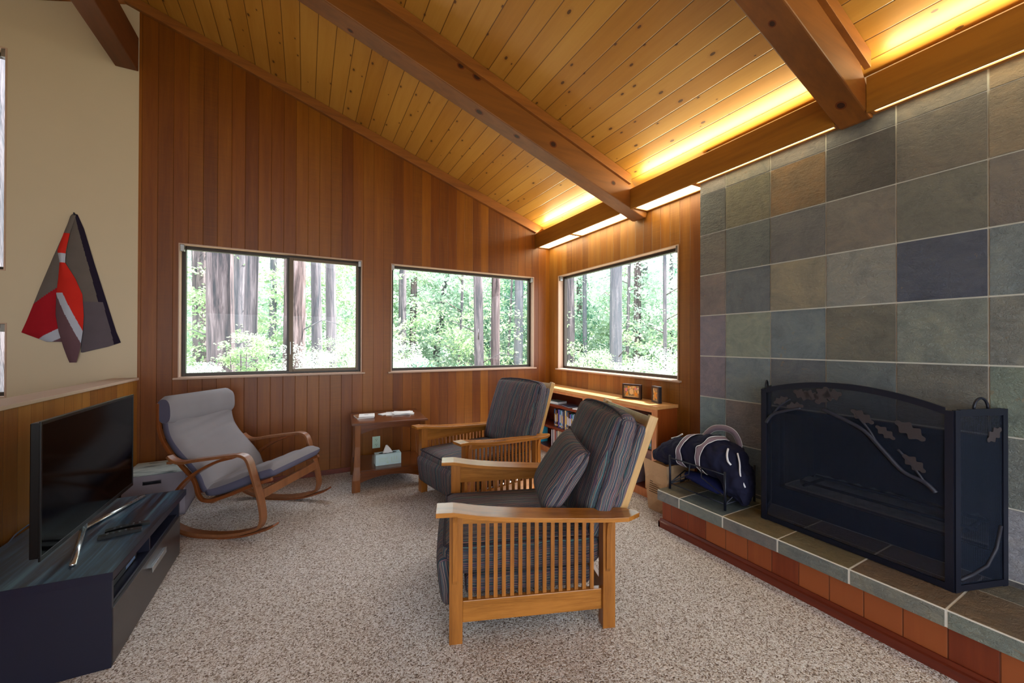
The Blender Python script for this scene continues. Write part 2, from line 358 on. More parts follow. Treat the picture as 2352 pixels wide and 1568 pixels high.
def cushion_mb(sx, sy, sz, r, puff=.0, n=18, dent=None, seed=0, lump=.0):
    """rounded box of half sizes, thickness along z, swollen by puff; dent(x,y) lowers the top"""
    mb = MB(); rr = random.Random(seed)
    ph = [rr.uniform(0, 6.28) for _ in range(6)]
    g = [-math.cos(pi*i/n) for i in range(n+1)]
    r = min(r, sz*.98)
    def mapp(x, y, z):
        p = Vector((x*sx, y*sy, z*sz)); q = Vector((max(-(sx-r), min(sx-r, p.x)), max(-(sy-r), min(sy-r, p.y)), max(-(sz-r), min(sz-r, p.z))))
        d = p-q; o = q+(d.normalized()*r if d.length > 1e-9 else d)
        fx = 1-x*x; fy = 1-y*y
        if abs(z) > .999: o.z += (1 if z > 0 else -1)*puff*(max(fx, 0)**.5)*(max(fy, 0)**.5)
        if abs(x) > .999: o.x += (1 if x > 0 else -1)*puff*.5*max(fy, 0)**.5
        if abs(y) > .999: o.y += (1 if y > 0 else -1)*puff*.4*max(fx, 0)**.5
        if z > .5 and lump:
            o.z += lump*(sin(o.x*19+ph[0])*sin(o.y*13+ph[1])+.6*sin(o.x*33+o.y*21+ph[2]))*fx*fy
        if dent and z > .5: o.z -= dent(o.x, o.y)
        return tuple(o)
    for ax in range(3):
        for sg in (-1, 1):
            vs = []; fs = []
            for i in range(n+1):
                for j in range(n+1):
                    c = [0, 0, 0]; c[ax] = sg; c[(ax+1) % 3] = g[i]; c[(ax+2) % 3] = g[j]; vs.append(mapp(*c))
            for i in range(n):
                for j in range(n):
                    a = i*(n+1)+j; fs.append((a, a+1, a+n+2, a+n+1))
            mb.add(vs, fs)
    return mb
def weld(o, d=.0004):
    bm = bmesh.new(); bm.from_mesh(o.data); bmesh.ops.remove_doubles(bm, verts=bm.verts, dist=d); bmesh.ops.recalc_face_normals(bm, faces=bm.faces); bm.to_mesh(o.data); bm.free()
    o.data.polygons.foreach_set('use_smooth', [True]*len(o.data.polygons)); return o
def text(body, size, ext, name, mat, parent, m):
    cu = bpy.data.curves.new(name, 'FONT'); cu.body = body; cu.size = size; cu.extrude = ext; cu.align_x = 'CENTER'; cu.align_y = 'CENTER'
    o = bpy.data.objects.new(name, cu); C.objects.link(o); dg = bpy.context.evaluated_depsgraph_get(); me = bpy.data.meshes.new_from_object(o.evaluated_get(dg)); bpy.data.objects.remove(o)
    q = bpy.data.objects.new(name, me); C.objects.link(q); me.materials.append(M[mat]); q.parent = parent; q.matrix_local = m; return q

# ================================================================= ROOM
A, B, XT = 3.24, 4.90, 3.10            # right wood wall, back wall, slate face
XL = -1.40; XR0 = -1.494; YF = -2.4; XO = -3.7
def zc(x): return 3.25+.336*(2.986-x) if x >= XR0 else 3.25+.336*(2.986-XR0)-.336*(XR0-x)
# floor
b = MB(); b.box(XO, 3.5, YF, B+.15, -.12, 0); struct(b.build('floor', 'carpet'), 'speckled beige and brown carpet over the whole floor', 'floor')
# ceiling
b = MB(); th = .12
b.prism([(XR0, zc(XR0)), (3.42, zc(3.42)), (3.42, zc(3.42)+th), (XR0, zc(XR0)+th)], YF, B+.15)
b.prism([(XO, zc(XO)), (XR0, zc(XR0)), (XR0, zc(XR0)+th), (XO, zc(XO)+th)], YF, B+.15)
struct(b.build('ceiling', 'pine'), 'sloping ceiling of knotty pine boards', 'ceiling')
# back wall with two window openings
W1 = (-1.10, .59, 1.15, 2.475); W2 = (.925, 2.965, 1.145, 2.472)
def wallxz(mb, xs, holes, y0, y1, zb=-.1):
    for x0, x1 in zip(xs[:-1], xs[1:]):
        h = [q for q in holes if q[0] <= x0+1e-6 and q[1] >= x1-1e-6]
        zz = [zb]+sorted([v for q in h for v in q[2:4]])+[None]
        for k in range(0, len(zz), 2):
            a, c2 = zz[k], zz[k+1]
            top = [(x1, zc(x1)+.03), (x0, zc(x0)+.03)] if c2 is None else [(x1, c2), (x0, c2)]
            mb.prism([(x0, a), (x1, a)]+top, y0, y1)
b = MB(); wallxz(b, [XL, W1[0], W1[1], W2[0], W2[1], 3.39], [W1, W2], B, B+.14)
struct(b.build('wall_back', 'redwood_x'), 'back wall panelled with upright redwood boards around two windows', 'wall')
W4 = (-2.95, -2.235, 2.10, 3.98); W5 = (-2.95, -2.225, 1.03, 1.66)
b = MB(); wallxz(b, [XO, W4[0], W4[1], XR0, XL], [W4, W5], B, B+.14)
struct(b.build('wall_left', 'plaster'), 'cream plaster wall left of the redwood wall', 'wall')
b = MB(); b.box(XO-.1, XO, YF, B+.14, -.1, zc(XO)+.05); struct(b.build('wall_stair', 'plaster'), 'cream outer wall beyond the half wall', 'wall')
# half wall
b = MB(); b.box(-1.555, -1.398, YF, B-.001, 0, 1.143); struct(b.build('wall_half', 'redwood_y'), 'redwood boarded half wall behind the television', 'wall')
b = MB(); b.box(-1.575, -1.385, YF, B-.001, 1.143, 1.166); struct(b.build('trim_1', 'caps', bevel=.003), 'pale cap board along the top of the half wall', 'trim')
# unseen wall added behind the viewer; low open gap keeps upper walls darker
b = MB(); wallxz(b, [XO, -3.2, 2.9, 3.42], [(-3.2, 2.9, .02, 2.25)], YF-.14, YF)
struct(b.build('wall_front', 'plaster'), 'unseen cream wall added behind the viewer, its wide low opening shaping the daylight', 'wall')
# right wall (redwood) with window 3
W3 = (2.605, 4.66, 1.135, 2.478)
b = MB()
for y0, y1, z0, z1 in ((2.26, W3[0], -.1, 3.18), (W3[1], B, -.1, 3.18), (W3[0], W3[1], -.1, W3[2]), (W3[0], W3[1], W3[3], 3.18)): b.box(A, A+.15, y0, y1, z0, z1)
struct(b.build('wall_right', 'redwood_y'), 'right wall of upright redwood boards around the corner window', 'wall')
# slate wall
FY0, FY1, FZ0, FZ1 = .555, 1.665, .305, 1.03
pal = {(0, 0): (150, 140, 128), (0, 1): (140, 132, 116), (0, 2): (134, 124, 112), (0, 3): (112, 108, 102), (0, 4): (132, 122, 108), (0, 5): (150, 130, 104),
 (1, 0): (82, 80, 80), (1, 1): (118, 108, 82), (1, 2): (134, 98, 58), (1, 3): (78, 70, 68), (1, 4): (112, 102, 92), (1, 5): (138, 120, 98),
 (2, 0): (112, 104, 98), (2, 1): (98, 104, 102), (2, 2): (104, 102, 102), (2, 3): (126, 118, 108), (2, 4): (114, 112, 102), (2, 5): (120, 112, 106),
 (3, 0): (124, 112, 110), (3, 1): (102, 110, 114), (3, 2): (140, 132, 112), (3, 3): (138, 138, 130), (3, 4): (72, 80, 98), (3, 5): (120, 130, 130),
 (4, 0): (130, 122, 132), (4, 1): (140, 148, 132), (4, 2): (116, 128, 130), (4, 3): (112, 110, 98), (4, 4): (130, 136, 126), (4, 5): (126, 128, 120),
 (5, 0): (132, 122, 130), (5, 1): (122, 134, 136), (5, 2): (100, 106, 110), (5, 3): (110, 118, 116), (5, 4): (112, 112, 104), (5, 5): (122, 134, 120),
 (6, 0): (126, 142, 142), (6, 1): (130, 120, 116), (6, 2): (126, 124, 116), (6, 3): (120, 108, 104), (6, 4): (118, 106, 100), (6, 5): (120, 126, 118),
 (7, 0): (124, 134, 130), (7, 1): (104, 118, 124), (7, 2): (110, 112, 112), (7, 5): (160, 160, 160)}
b = MB()
for y0, y1, z0, z1 in ((YF, FY0, -.1, 3.18), (FY1, 2.268, -.1, 3.18), (FY0, FY1, -.1, FZ0+.145), (FY0, FY1, FZ1, 3.18)): b.box(XT+.003, 3.39, y0, y1, z0, z1, mi=1)
P = .3538
ys = [2.268]+[2.028-P*k for k in range(0, 13)]; zs = [2.93]+[2.808-P*k for k in range(0, 8)]+[.30]
G = .0045
def subtract(r, h):
    y0, y1, z0, z1 = r; a, c2, d, e = h
    if y1 <= a or y0 >= c2 or z1 <= d or z0 >= e: return [r]
    out = []
    if y0 < a: out.append((y0, a, z0, z1))
    if y1 > c2: out.append((c2, y1, z0, z1))
    yy0, yy1 = max(y0, a), min(y1, c2)
    if z0 < d: out.append((yy0, yy1, z0, d))
    if z1 > e: out.append((yy0, yy1, e, z1))
    return out
def tile_jitter(c, j=6): return s2l(tuple(q*.92 for q in c)) if False else s2l(tuple(max(20, min(235, q+R.uniform(-j, j))) for q in c))  # small random colour shift per hearth tile
for i in range(len(ys)-1):
    for k in range(len(zs)-1):
        z1, z0 = zs[k]-G, zs[k+1]+G; y1, y0 = ys[i]-G, max(ys[i+1]+G, YF)
        if z1-z0 < .02: continue
        c = pal.get((k, i)) or R.choice([(120, 112, 104), (112, 120, 118), (100, 98, 96), (128, 126, 116), (96, 102, 108)])
        mn = sum(c)/3; day_gain = 1.0 if k < 3 else 1.06; c = s2l((c[0]*.91*day_gain, c[1]*.92*day_gain, c[2]*.98*day_gain)); xo = R.uniform(-.0012, .0012)  # lower rows lightened: cool daylight painted into the tile colour
        for q in subtract((y0, y1, z0, z1), (FY0, FY1, 0, FZ1)): b.box(XT-.004+xo, XT+.004, *q, col=c)
struct(b.build('wall_fireplace', ['slate', 'grout'], bevel=0), 'slate tiled chimney wall with pale grout lines', 'wall')
# baseboards and ceiling trims
b = MB(); b.box(-1.38, 3.22, B-.014, B, 0, .055); struct(b.build('baseboard_back', 'basewood', bevel=.003), 'low dark baseboard under the back wall', 'baseboard')
def zt(x): return 4.626-.344*(x+1.399)
b = MB(); b.prism([(XR0, zt(XR0)), (2.986, zt(2.986)), (3.10, zc(3.10)-.002), (XR0, zc(XR0)-.002)], B-.045, B); b.prism([(XO, zt(XR0)-.344*(XR0-XO)), (XR0, zt(XR0)), (XR0, zc(XR0)-.002), (XO, zc(XO)-.002)], B-.045, B)
struct(b.build('trim_2', 'trimwood', bevel=.003), 'fir trim board along the top of the back wall', 'trim')

# ================================================================= BEAMS
def zb(x): return 2.875+.338*(3.1-x)
def beam(y0, y1, xe, label, strip=True):
    t = empty('ceiling_beam', 1.0, (y0+y1)/2, zb(1.0), 0, label, 'beam', None)
    m = t.matrix_basis.inverted(); inv = TR(-1.0, -(y0+y1)/2, -zb(1.0))
    x0 = -1.40
    b = MB(); pts = [(x0, zb(x0)), (xe-.05, zb(xe-.05)), (xe-.012, zb(xe)+.02), (xe, zb(xe)+.06), (xe, 2.95), (xe-.15, 3.14), (xe-.3, zc(xe-.3)-.002), (x0, zc(x0)-.004)]
    b.prism(pts, y0, y1, m=inv); bo = b.build('timber', 'beam', t, bevel=.008)
    b = MB()
    for s2, yy in ((-1, y0), (1, y1)):
        ya, yb = (yy-.03, yy+.002) if s2 < 0 else (yy-.002, yy+.03)
        b.prism([(x0, zc(x0)-.1), (2.975, zc(2.975)-.1), (2.975, zc(2.975)-.004), (x0, zc(x0)-.004)], ya, yb, m=inv)
    b.build('trim_strip', 'trimwood', t, bevel=.002)
    # knots
    b = MB(); rr = random.Random(int(y0*100)+3)
    for _ in range(7):
        x = rr.uniform(.2, 2.9); side = rr.random() < .6; r = rr.uniform(.010, .022)
        for k, (q, mi) in enumerate(((r*1.5, 1), (r, 0))):
            n = 14
            if side:
                z = zb(x)+rr.uniform(.06, .26) if k == 0 else z
                vs = [(x+cos(2*pi*j/n)*q*1.3, y0-.0008-.0006*k, z+sin(2*pi*j/n)*q) for j in range(n)]
            else:
                yv = rr.uniform(y0+.05, y1-.05) if k == 0 else yv
                vs = [(x+cos(2*pi*j/n)*q*1.3, yv+sin(2*pi*j/n)*q, zb(x+cos(2*pi*j/n)*q*1.3)-.0008-.0006*k) for j in range(n)]
            b.add(vs, [tuple(range(n))], inv, mi)
    b.build('knots', ['knot', 'knotring'], t)
    return t
M['knot'] = plain('knot_dark', (48, 22, 12), .5, .3, nz=.5, ns=60)
M['knotring'] = plain('knot_ring', (96, 44, 16), .5, .3, nz=.3, ns=40)
beam(3.0, 3.168, 3.232, 'long fir ceiling beam ending above the corner window')
beam(1.068, 1.229, XT+.0, 'fir ceiling beam ending on the slate wall, above the fire screen')
t = empty('ridge_beam', -1.485, B-1, 4.057, 0, 'dark fir ridge beam high at the left, ending on the cream wall', 'beam')
b = MB(); b.box(-.081, .081, YF-(B-1)+.0, .998, 0, .32); b.build('timber', 'beam_dark', t, bevel=.006)

# ================================================================= COVE LIGHTS
def cove(y0, y1, divs, label, slate_from=None):
    t = empty('cove_light', 3.1, (y0+y1)/2, 2.9, 0, label, 'light', 'cove lights along the top of the right wall')
    inv = TR(-3.1, -(y0+y1)/2, -2.9)
    b = MB(); b.box(2.986, 3.008, y0+.002, y1-.002, 2.90, 3.112, m=inv); b.build('valance', 'beam_y', t, bevel=.002)
    b = MB(); cuts = [y0]+divs+[y1]
    for a, c2 in zip(cuts[:-1], cuts[1:]):
        xw = XT-.008 if (slate_from is not None and (a+c2)/2 < slate_from) else A-.002
        b.box(xw-.03, xw, a+.003, c2-.003, 2.915, 2.932, m=inv)
        b.box(3.008, xw-.03, a+.003, a+.022, 2.915, 2.932, m=inv); b.box(3.008, xw-.03, c2-.022, c2-.003, 2.915, 2.932, m=inv)
        d = MB(); d.box(3.008, xw-.03, a+.022, c2-.022, 2.924, 2.930, m=inv); d.build('diffuser', 'diffuser', t)
    b.build('diffuser_frame', 'oak_y', t, bevel=.001)
    L = y1-y0
    b = MB(); b.tube([(3.055, y0+.08, 3.0), (3.055, y1-.08, 3.0)], .014, 8, m=inv); b.build('tube', 'tube', t, smooth=True)
    ld = bpy.data.lights.new('cove_lamp', 'AREA'); ld.shape = 'RECTANGLE'; ld.size = .05; ld.size_y = L-.12; ld.energy = 8.0*L; ld.color = (1, .93, .60)
    lo = bpy.data.objects.new('cove_lamp', ld); C.objects.link(lo); lo.parent = t; lo.location = (3.045-3.1, 0, 3.122-2.9); lo.rotation_euler = (pi, radians(-48), 0)
    return t
cove(3.168, B, [4.10], 'cove light between the long beam and the room corner')
cove(1.229, 3.0, [2.285], 'cove light between the two ceiling beams', 2.285)
cove(YF+.01, 1.068, [-.7], 'cove light over the slate wall right of the nearer beam', 2.285)

# ================================================================= WINDOWS
def window(idx, plane, u0, u1, z0, z1, wall, outer, label, slider=False, sill=True):
    """plane 'x': opening in a wall of constant y=wall; 'y': wall of constant x"""
    t = empty('window_%d' % idx, *(((u0+u1)/2, wall, z0) if plane == 'x' else (wall, (u0+u1)/2, z0)), 0, label, 'window'); t['kind'] = 'structure'
    o = Vector(t.location)
    def bx(mb, a, b2, d0, d1, c, d, mi=0):
        if plane == 'x': mb.box(a-o.x, b2-o.x, wall+d0-o.y, wall+d1-o.y, c-o.z, d-o.z, mi=mi)
        else: mb.box(wall+d0-o.x, wall+d1-o.x, a-o.y, b2-o.y, c-o.z, d-o.z, mi=mi)
    D = .14
    b = MB(); th = .009
    bx(b, u0, u0+th, -.008, D, z0, z1); bx(b, u1-th, u1, -.008, D, z0, z1); bx(b, u0+th, u1-th, -.008, D, z1-th, z1); bx(b, u0+th, u1-th, -.008, D, z0, z0+th)
    b.build('liner', 'liner', t)
    b = MB(); bx(b, u0-.035, u1+.035, -.034, .02, z0-.014, z0+.004)
    if sill: b.build('sill', 'liner', t, bevel=.003)
    f0, f1 = .075, .125; w2 = .032
    b = MB(); a0, a1, c0, c1 = u0+th, u1-th, z0+th, z1-th
    bx(b, a0, a0+w2, f0, f1, c0, c1); bx(b, a1-w2, a1, f0, f1, c0, c1); bx(b, a0+w2, a1-w2, f0, f1, c1-w2, c1); bx(b, a0+w2, a1-w2, f0, f1, c0, c0+w2)
    b.build('window_frame', 'bronze', t, bevel=.002)
    if slider:
        mid = slider; b = MB()
        bx(b, mid-.028, mid+.002, f0+.01, f1+.005, c0+w2, c1-w2); b.build('meeting_stile', 'bronze', t, bevel=.002)
        b = MB(); s0, s1 = mid-.005, a1-w2+.008; q = .028
        bx(b, s0, s0+.04, f0-.022, f0+.006, c0+.02, c1-.02); bx(b, s1-q, s1, f0-.022, f0+.006, c0+.02, c1-.02); bx(b, s0+.04, s1-q, f0-.022, f0+.006, c1-.05, c1-.02); bx(b, s0+.04, s1-q, f0-.022, f0+.006, c0+.02, c0+.05)
        sa = b.build('sliding_sash', 'bronze2', t, bevel=.002)
        b = MB(); bx(b, s0+.01, s0+.02, f0-.034, f0-.022, z0+.22, z0+.36); b.build('latch', 'metalgrey', sa, bevel=.002)
        b = MB(); bx(b, a0+w2, mid-.02, .098, .103, c0+w2, c1-w2); b.build('pane', 'glass', t)
        b = MB(); bx(b, s0+.04, s1-q, f0-.01, f0-.005, c0+.05, c1-.05); b.build('pane', 'glass', t)
    else:
        b = MB(); bx(b, a0+w2, a1-w2, .098, .103, c0+w2, c1-w2); b.build('pane', 'glass', t)
    for uu, s2 in ((u0+th, 1), (u1-th, -1)):
        b = MB(); a, c2 = sorted((uu, uu+.032*s2)); bx(b, a, c2, .005, .045, z1-.075, z1-th); b.build('blind_bracket', 'metalgrey', t, bevel=.003)
    return t
window(1, 'x', *W1, B, 1, 'bronze sliding window, wider left one in the redwood back wall', slider=-.155)
window(2, 'x', *W2, B, 1, 'fixed picture window in the back wall nearest the corner')
window(3, 'y', *W3, A, 1, 'fixed picture window in the right wall above the low bookcase')
window(4, 'x', *W4, B, 1, 'tall upper window at the far left of the cream wall', sill=False)
window(5, 'x', *W5, B, 1, 'small lower window at the far left of the cream wall', sill=False)

# ================================================================= HEARTH AND FIREPLACE
HZ = .305
t = empty('hearth', 2.8, 1.0, 0, 0, 'raised hearth bench topped with brown slate over redwood boards', 'hearth')
inv = TR(-2.8, -1.0, 0)
hy = [2.268]+[2.055-.3555*k for k in range(0, 13)]
hx = [(2.562, 2.90), (2.906, XT-.006)]
b = MB(); e = MB()
htop = [(118, 108, 88), (86, 98, 104), (120, 100, 76), (114, 98, 76), (112, 96, 76), (116, 98, 76), (112, 98, 80)]
hedge = [(126, 132, 128), (124, 132, 126), (120, 122, 116), (118, 124, 118), (132, 134, 124), (124, 134, 126), (150, 142, 136)]
b.box(2.5612, XT-.004, YF, 2.262, .2235, HZ-.0018, m=inv, mi=1)
for i in range(len(hy)-1):
    y1, y0 = hy[i]-G, max(hy[i+1]+G, YF)
    for j, (xa, xb) in enumerate(hx):
        b.box(xa+.004*(j == 0), xb, y0, y1, HZ-.012, HZ+R.uniform(-.0008, .0008), m=inv, col=tile_jitter(htop[i % 7] if j == 0 else R.choice([(108, 100, 86), (96, 104, 106), (104, 92, 78)]), 4))
    e.box(2.560, 2.572, y0, y1, .222, HZ-.007, m=inv, col=tile_jitter(hedge[i % 7], 3))
b.build('tile_top', ['slate', 'grout'], t, bevel=.002); e.build('tile_edge', 'slate', t, bevel=.002)
b = MB(); b.box(2.60, XT, YF, 2.245, 0, .223, m=inv); b.build('board_face', 'redwood_y2', t)
b = MB(); b.prism([(2.568, 0), (2.60, 0), (2.60, .066), (2.590, .066), (2.580, .05), (2.568, .045)], YF, 2.262, m=inv); b.box(2.568, XT-.01, 2.245, 2.262, 0, .05, m=inv); b.build('base_molding', 'basewood', t, bevel=.002)
# firebox
t = empty('fireplace_insert', 3.3, 1.11, HZ, 0, 'black steel fireplace opening with grey ash behind the screen', 'fireplace')
inv = TR(-3.3, -1.11, -HZ)
b = MB(); x1 = 3.66
b.box(3.16, x1, FY0-.02, FY0+.04, .44, FZ1+.02, m=inv); b.box(3.16, x1, FY1-.04, FY1+.02, .44, FZ1+.02, m=inv); b.box(x1-.05, x1, FY0, FY1, .44, FZ1, m=inv); b.box(3.16, x1, FY0, FY1, FZ1-.02, FZ1+.04, m=inv)
b.box(3.12, x1, FY0, FY1, .40, .445, m=inv); b.build('firebox', 'brick', t)
b = MB(); b.box(XT-.006, 3.16, FY0, FY1, HZ+.002, .45, m=inv); b.box(XT-.006, 3.16, FY1-.06, FY1, .45, FZ1, m=inv); b.box(XT-.006, 3.16, FY0, FY0+.06, .45, FZ1, m=inv); b.box(XT-.006, 3.16, FY0+.06, FY1-.06, FZ1-.035, FZ1, m=inv)
b.build('steel_surround', 'iron', t, bevel=.003)
b = MB(); n = 22; vs = []; fs = []
for i in range(n+1):
    for j in range(9):
        x = 3.17+.42*j/8; y = FY0+.07+(FY1-FY0-.14)*i/n; vs.append((x, y, .452+.022*abs(sin(i*1.7+j*2.3))*(.3+j/8)))
for i in range(n):
    for j in range(8): a = i*9+j; fs.append((a, a+1, a+10, a+9))
b.add(vs, fs, inv); b.build('ash_bed', 'ash', t, smooth=True)
b = MB()
for yy in (.72, 1.5): b.tube([(3.2, yy, .475), (3.5, yy, .475)], .010, 8, m=inv)
b.tube([(3.24, .68, .49), (3.24, 1.54, .49)], .010, 8, m=inv); b.tube([(3.46, .68, .49), (3.46, 1.54, .49)], .010, 8, m=inv); b.build('grate', 'iron', t, smooth=True)

# fire screen
SA, SB, SC_, SD = Vector((2.782, 1.557)), Vector((2.768, .657)), Vector((3.086, .556)), Vector((3.086, 1.668))
t = empty('fire_screen', 2.775, 1.107, HZ, 0, 'three panel black mesh fire screen with an arched top and oak leaf tracery', 'fire screen')
def panel(parent, name, p, q, top, handle=None, dens=None):
    """p -> q on the floor; top(u) height above the hearth"""
    d = q-p; L = d.length; ang = math.atan2(d.y, d.x); m = TR(p.x-2.775, p.y-1.107, 0) @ RZ(ang)
    g = empty(name); g.parent = parent; g.matrix_local = m
    n = 24; w2 = .030; t2 = .014
    b = MB(); b.box(0, w2, -t2/2, t2/2, .0, top(0)); b.box(L-w2, L, -t2/2, t2/2, .0, top(L)); b.box(w2, L-w2, -t2/2, t2/2, .004, .034)
    pts = [(w2+(L-2*w2)*i/n, top(w2+(L-2*w2)*i/n)) for i in range(n+1)]
    b.prism(pts+[(x, z-.034) for x, z in reversed(pts)], -t2/2, t2/2)
    return g, m, L, b
def toparc(u): s2 = u/.9; return .882+.084*4*s2*(1-s2)*(1.0)-.012*s2+.006
g = MB()
def frame_obj(parent, name, p, q, top):
    d = q-p; L = d.length; ang = math.atan2(d.y, d.x); m = TR(p.x-2.775, p.y-1.107, 0) @ RZ(ang)
    n = 24; w2 = .030; t2 = .014
    b = MB(); b.box(0, w2, -t2/2, t2/2, .0, top(0)-.003); b.box(L-w2, L, -t2/2, t2/2, .0, top(L)-.003); b.box(w2, L-w2, -t2/2, t2/2, .004, .034)
    for i in range(n):
        u0, u1 = w2+(L-2*w2)*i/n, w2+(L-2*w2)*(i+1)/n
        b.prism([(u0, top(u0)-.034), (u1, top(u1)-.034), (u1, top(u1)), (u0, top(u0))], -t2/2, t2/2)
    o = b.build(name, 'iron', parent, m=m)
    mb = MB()
    for i in range(n):
        u0, u1 = w2+(L-2*w2)*i/n, w2+(L-2*w2)*(i+1)/n
        mb.prism([(u0, .034), (u1, .034), (u1, top(u1)-.034), (u0, top(u0)-.034)], -.0008, .0008)
    mo = mb.build('mesh_sheet', 'mesh', o); return o, L
fc, LC = frame_obj(t, 'center_panel', SA, SB, toparc)
fr_, LR = frame_obj(t, 'side_panel', SB, SC_, lambda u: .880)
fl_, LL = frame_obj(t, 'side_panel', SA, SD, lambda u: .888)
def leaf_outline(L, w, lobes=3):
    pts = []; N = 30
    for i in range(N+1):
        s2 = i/N; r = w*(sin(pi*s2)**.6)*(1+.32*cos(2*pi*lobes*s2)); pts.append((L*s2, r))
    return pts+[(x, -r) for x, r in reversed(pts[1:-1])]
def leaf(mb, x, z, ang, L, w, y=-.004):
    mb.prism(leaf_outline(L, w), y-.001, y+.001, m=TR(x, 0, z) @ RY(-ang))
M['tracery'] = plain('tracery_iron', (34, 36, 50), .55, .4, nz=.25, ns=12)
M['leafplate'] = plain('leaf_plate', (54, 48, 52), .6, .3, nz=.2, ns=14)
b = MB()
def branch(mb, pts, r): mb.tube([(x, -.006, z) for x, z in [tuple(q) for q in smooth_path(pts, 5)]], r, 6)
branch(b, [(.84, .46), (.80, .50), (.72, .53), (.64, .62), (.56, .71), (.46, .76), (.36, .80)], .011)
branch(b, [(.62, .64), (.58, .72), (.52, .80)], .006); branch(b, [(.80, .50), (.75, .58), (.70, .64)], .006)
branch(b, [(.03, .66), (.07, .72), (.15, .76), (.24, .79)], .010); branch(b, [(.07, .72), (.12, .79), (.18, .84)], .006)
b.build('branch', 'tracery', fc, smooth=True)
for x, z, a, L, w2 in ((.20, .895, -.35, .11, .026), (.33, .83, 1.1, .12, .035), (.36, .88, .25, .10, .028), (.34, .86, 2.7, .09, .024), (.08, .80, .5, .10, .02), (.16, .79, .15, .10, .022), (.50, .82, -.55, .12, .024), (.61, .75, -.65, .10, .02), (.69, .79, -.62, .14, .030), (.72, .62, -.7, .11, .024)):
    b = MB(); leaf(b, x, z, a, L, w2, -.010); b.build('leaf', 'leafplate', fc)
b = MB(); leaf(b, .20, .72, .6, .11, .026, -.006); b.build('leaf', 'leafplate', fr_)
b = MB(); b.tube([(.03, -.004, .06), (.10, -.004, .075), (.20, -.004, .11), (.26, -.004, .19), (.29, -.004, .30)], .008, 6); b.build('branch', 'tracery', fr_, smooth=True)
for fo, hx_ in ((fr_, .17), (fl_, .17)):
    b = MB(); b.tube([(hx_+.045*cos(a), 0, .880+.052*sin(a)) for a in [pi*i/12 for i in range(13)]], .006, 8); b.build('handle', 'iron', fo, smooth=True)

# ================================================================= LOG RACK, BAG, GROCERY BAG
t = empty('log_rack', 2.84, 2.0, HZ, 0, 'black wire log rack standing at the left end of the hearth', 'log rack')
b = MB(); X0, X1, Y0, Y1 = 2.664-2.84, 3.02-2.84, 1.748-2.0, 2.225-2.0
for x in (X0, X1):
    for y in (Y0, Y1): b = MB(); b.tube([(x, y, 0), (x, y, .275)], .009, 8); b.build('post', 'iron', t, smooth=True)
b = MB()
for x in (X0, X1):
    for z in (.255, .045): b.tube([(x, Y0, z), (x, Y1, z)], .0055, 8)
for y in (Y0, Y1):
    b.tube([(X0, y, .045), (X1, y, .045)], .0055, 8)
    b.tube([(X0, y, .045), ((X0+X1)/2, y, .12), (X1, y, .045)], .005, 8)
for x in (X0,):
    b.tube([(x, (Y0+Y1)/2-.05, .255), (x, (Y0+Y1)/2-.05, .18), (x, Y0+.05, .12), (x, Y0, .10)], .0045, 8)
    b.tube([(x, (Y0+Y1)/2+.05, .255), (x, (Y0+Y1)/2+.06, .17), (x, Y1-.03, .07)], .0045, 8)
b.build('rail', 'iron', t, smooth=True)
# navy bag: loft of cross sections along y
def loft(mb, secs, n=20, wr=.0, seed=3):
    rr = random.Random(seed); vs = []
    for k, (y, xc, zc_, rx, rz, p) in enumerate(secs):
        for j in range(n):
            a = 2*pi*j/n; ca, sa = cos(a), sin(a)
            f = 1+wr*(sin(3*a+k*.9)+.6*sin(5*a-k*1.7+2))
            x = xc+rx*f*math.copysign(abs(ca)**p, ca); z = zc_+rz*f*math.copysign(abs(sa)**p, sa)
            vs.append((x, y, z))
    K = len(secs); fs = [(i*n+j, i*n+(j+1) % n, (i+1)*n+(j+1) % n, (i+1)*n+j) for i in range(K-1) for j in range(n)]
    fs += [tuple(range(n)), tuple(range((K-1)*n, K*n))]
    return mb.add(vs, fs)
t = empty('duffel_bag', 2.85, 2.0, HZ, 0, 'navy canvas duffel bag with mauve straps slumped over the log rack', 'bag')
secs = [(.50, -.03, .19, .02, .02, 1), (.48, -.03, .19, .09, .06, .9), (.40, -.02, .225, .13, .095, .85), (.30, -.01, .275, .15, .105, .8), (.18, .0, .30, .165, .125, .8), (.05, .0, .33, .17, .135, .8), (-.05, .0, .325, .17, .145, .8), (-.16, .0, .28, .17, .16, .8), (-.22, .01, .225, .165, .175, .85), (-.285, -.01, .17, .13, .145, .9), (-.325, -.03, .14, .085, .11, .9), (-.34, -.03, .13, .02, .03, 1)]
fine = []
for i in range(len(secs)-1):
    for k in range(3): fine.append(tuple(a+(c2-a)*k/3 for a, c2 in zip(secs[i], secs[i+1])))
fine.append(secs[-1])
b = MB(); loft(b, fine, 28, .05); bag = b.build('bag_body', 'navy', t, smooth=True)
sb_ = bag.modifiers.new('s', 'SUBSURF'); sb_.levels = 2; sb_.render_levels = 2
tx = bpy.data.textures.new('crumple', 'CLOUDS'); tx.noise_scale = .15; tx.noise_depth = 3
dm = bag.modifiers.new('d', 'DISPLACE'); dm.texture = tx; dm.strength = .085; dm.mid_level = .55; dm.texture_coords = 'LOCAL'
def sec_at(y):
    for a, c2 in zip(secs[:-1], secs[1:]):
        if c2[0] <= y <= a[0]:
            k = (a[0]-y)/(a[0]-c2[0]); return [p+(q-p)*k for p, q in zip(a, c2)]
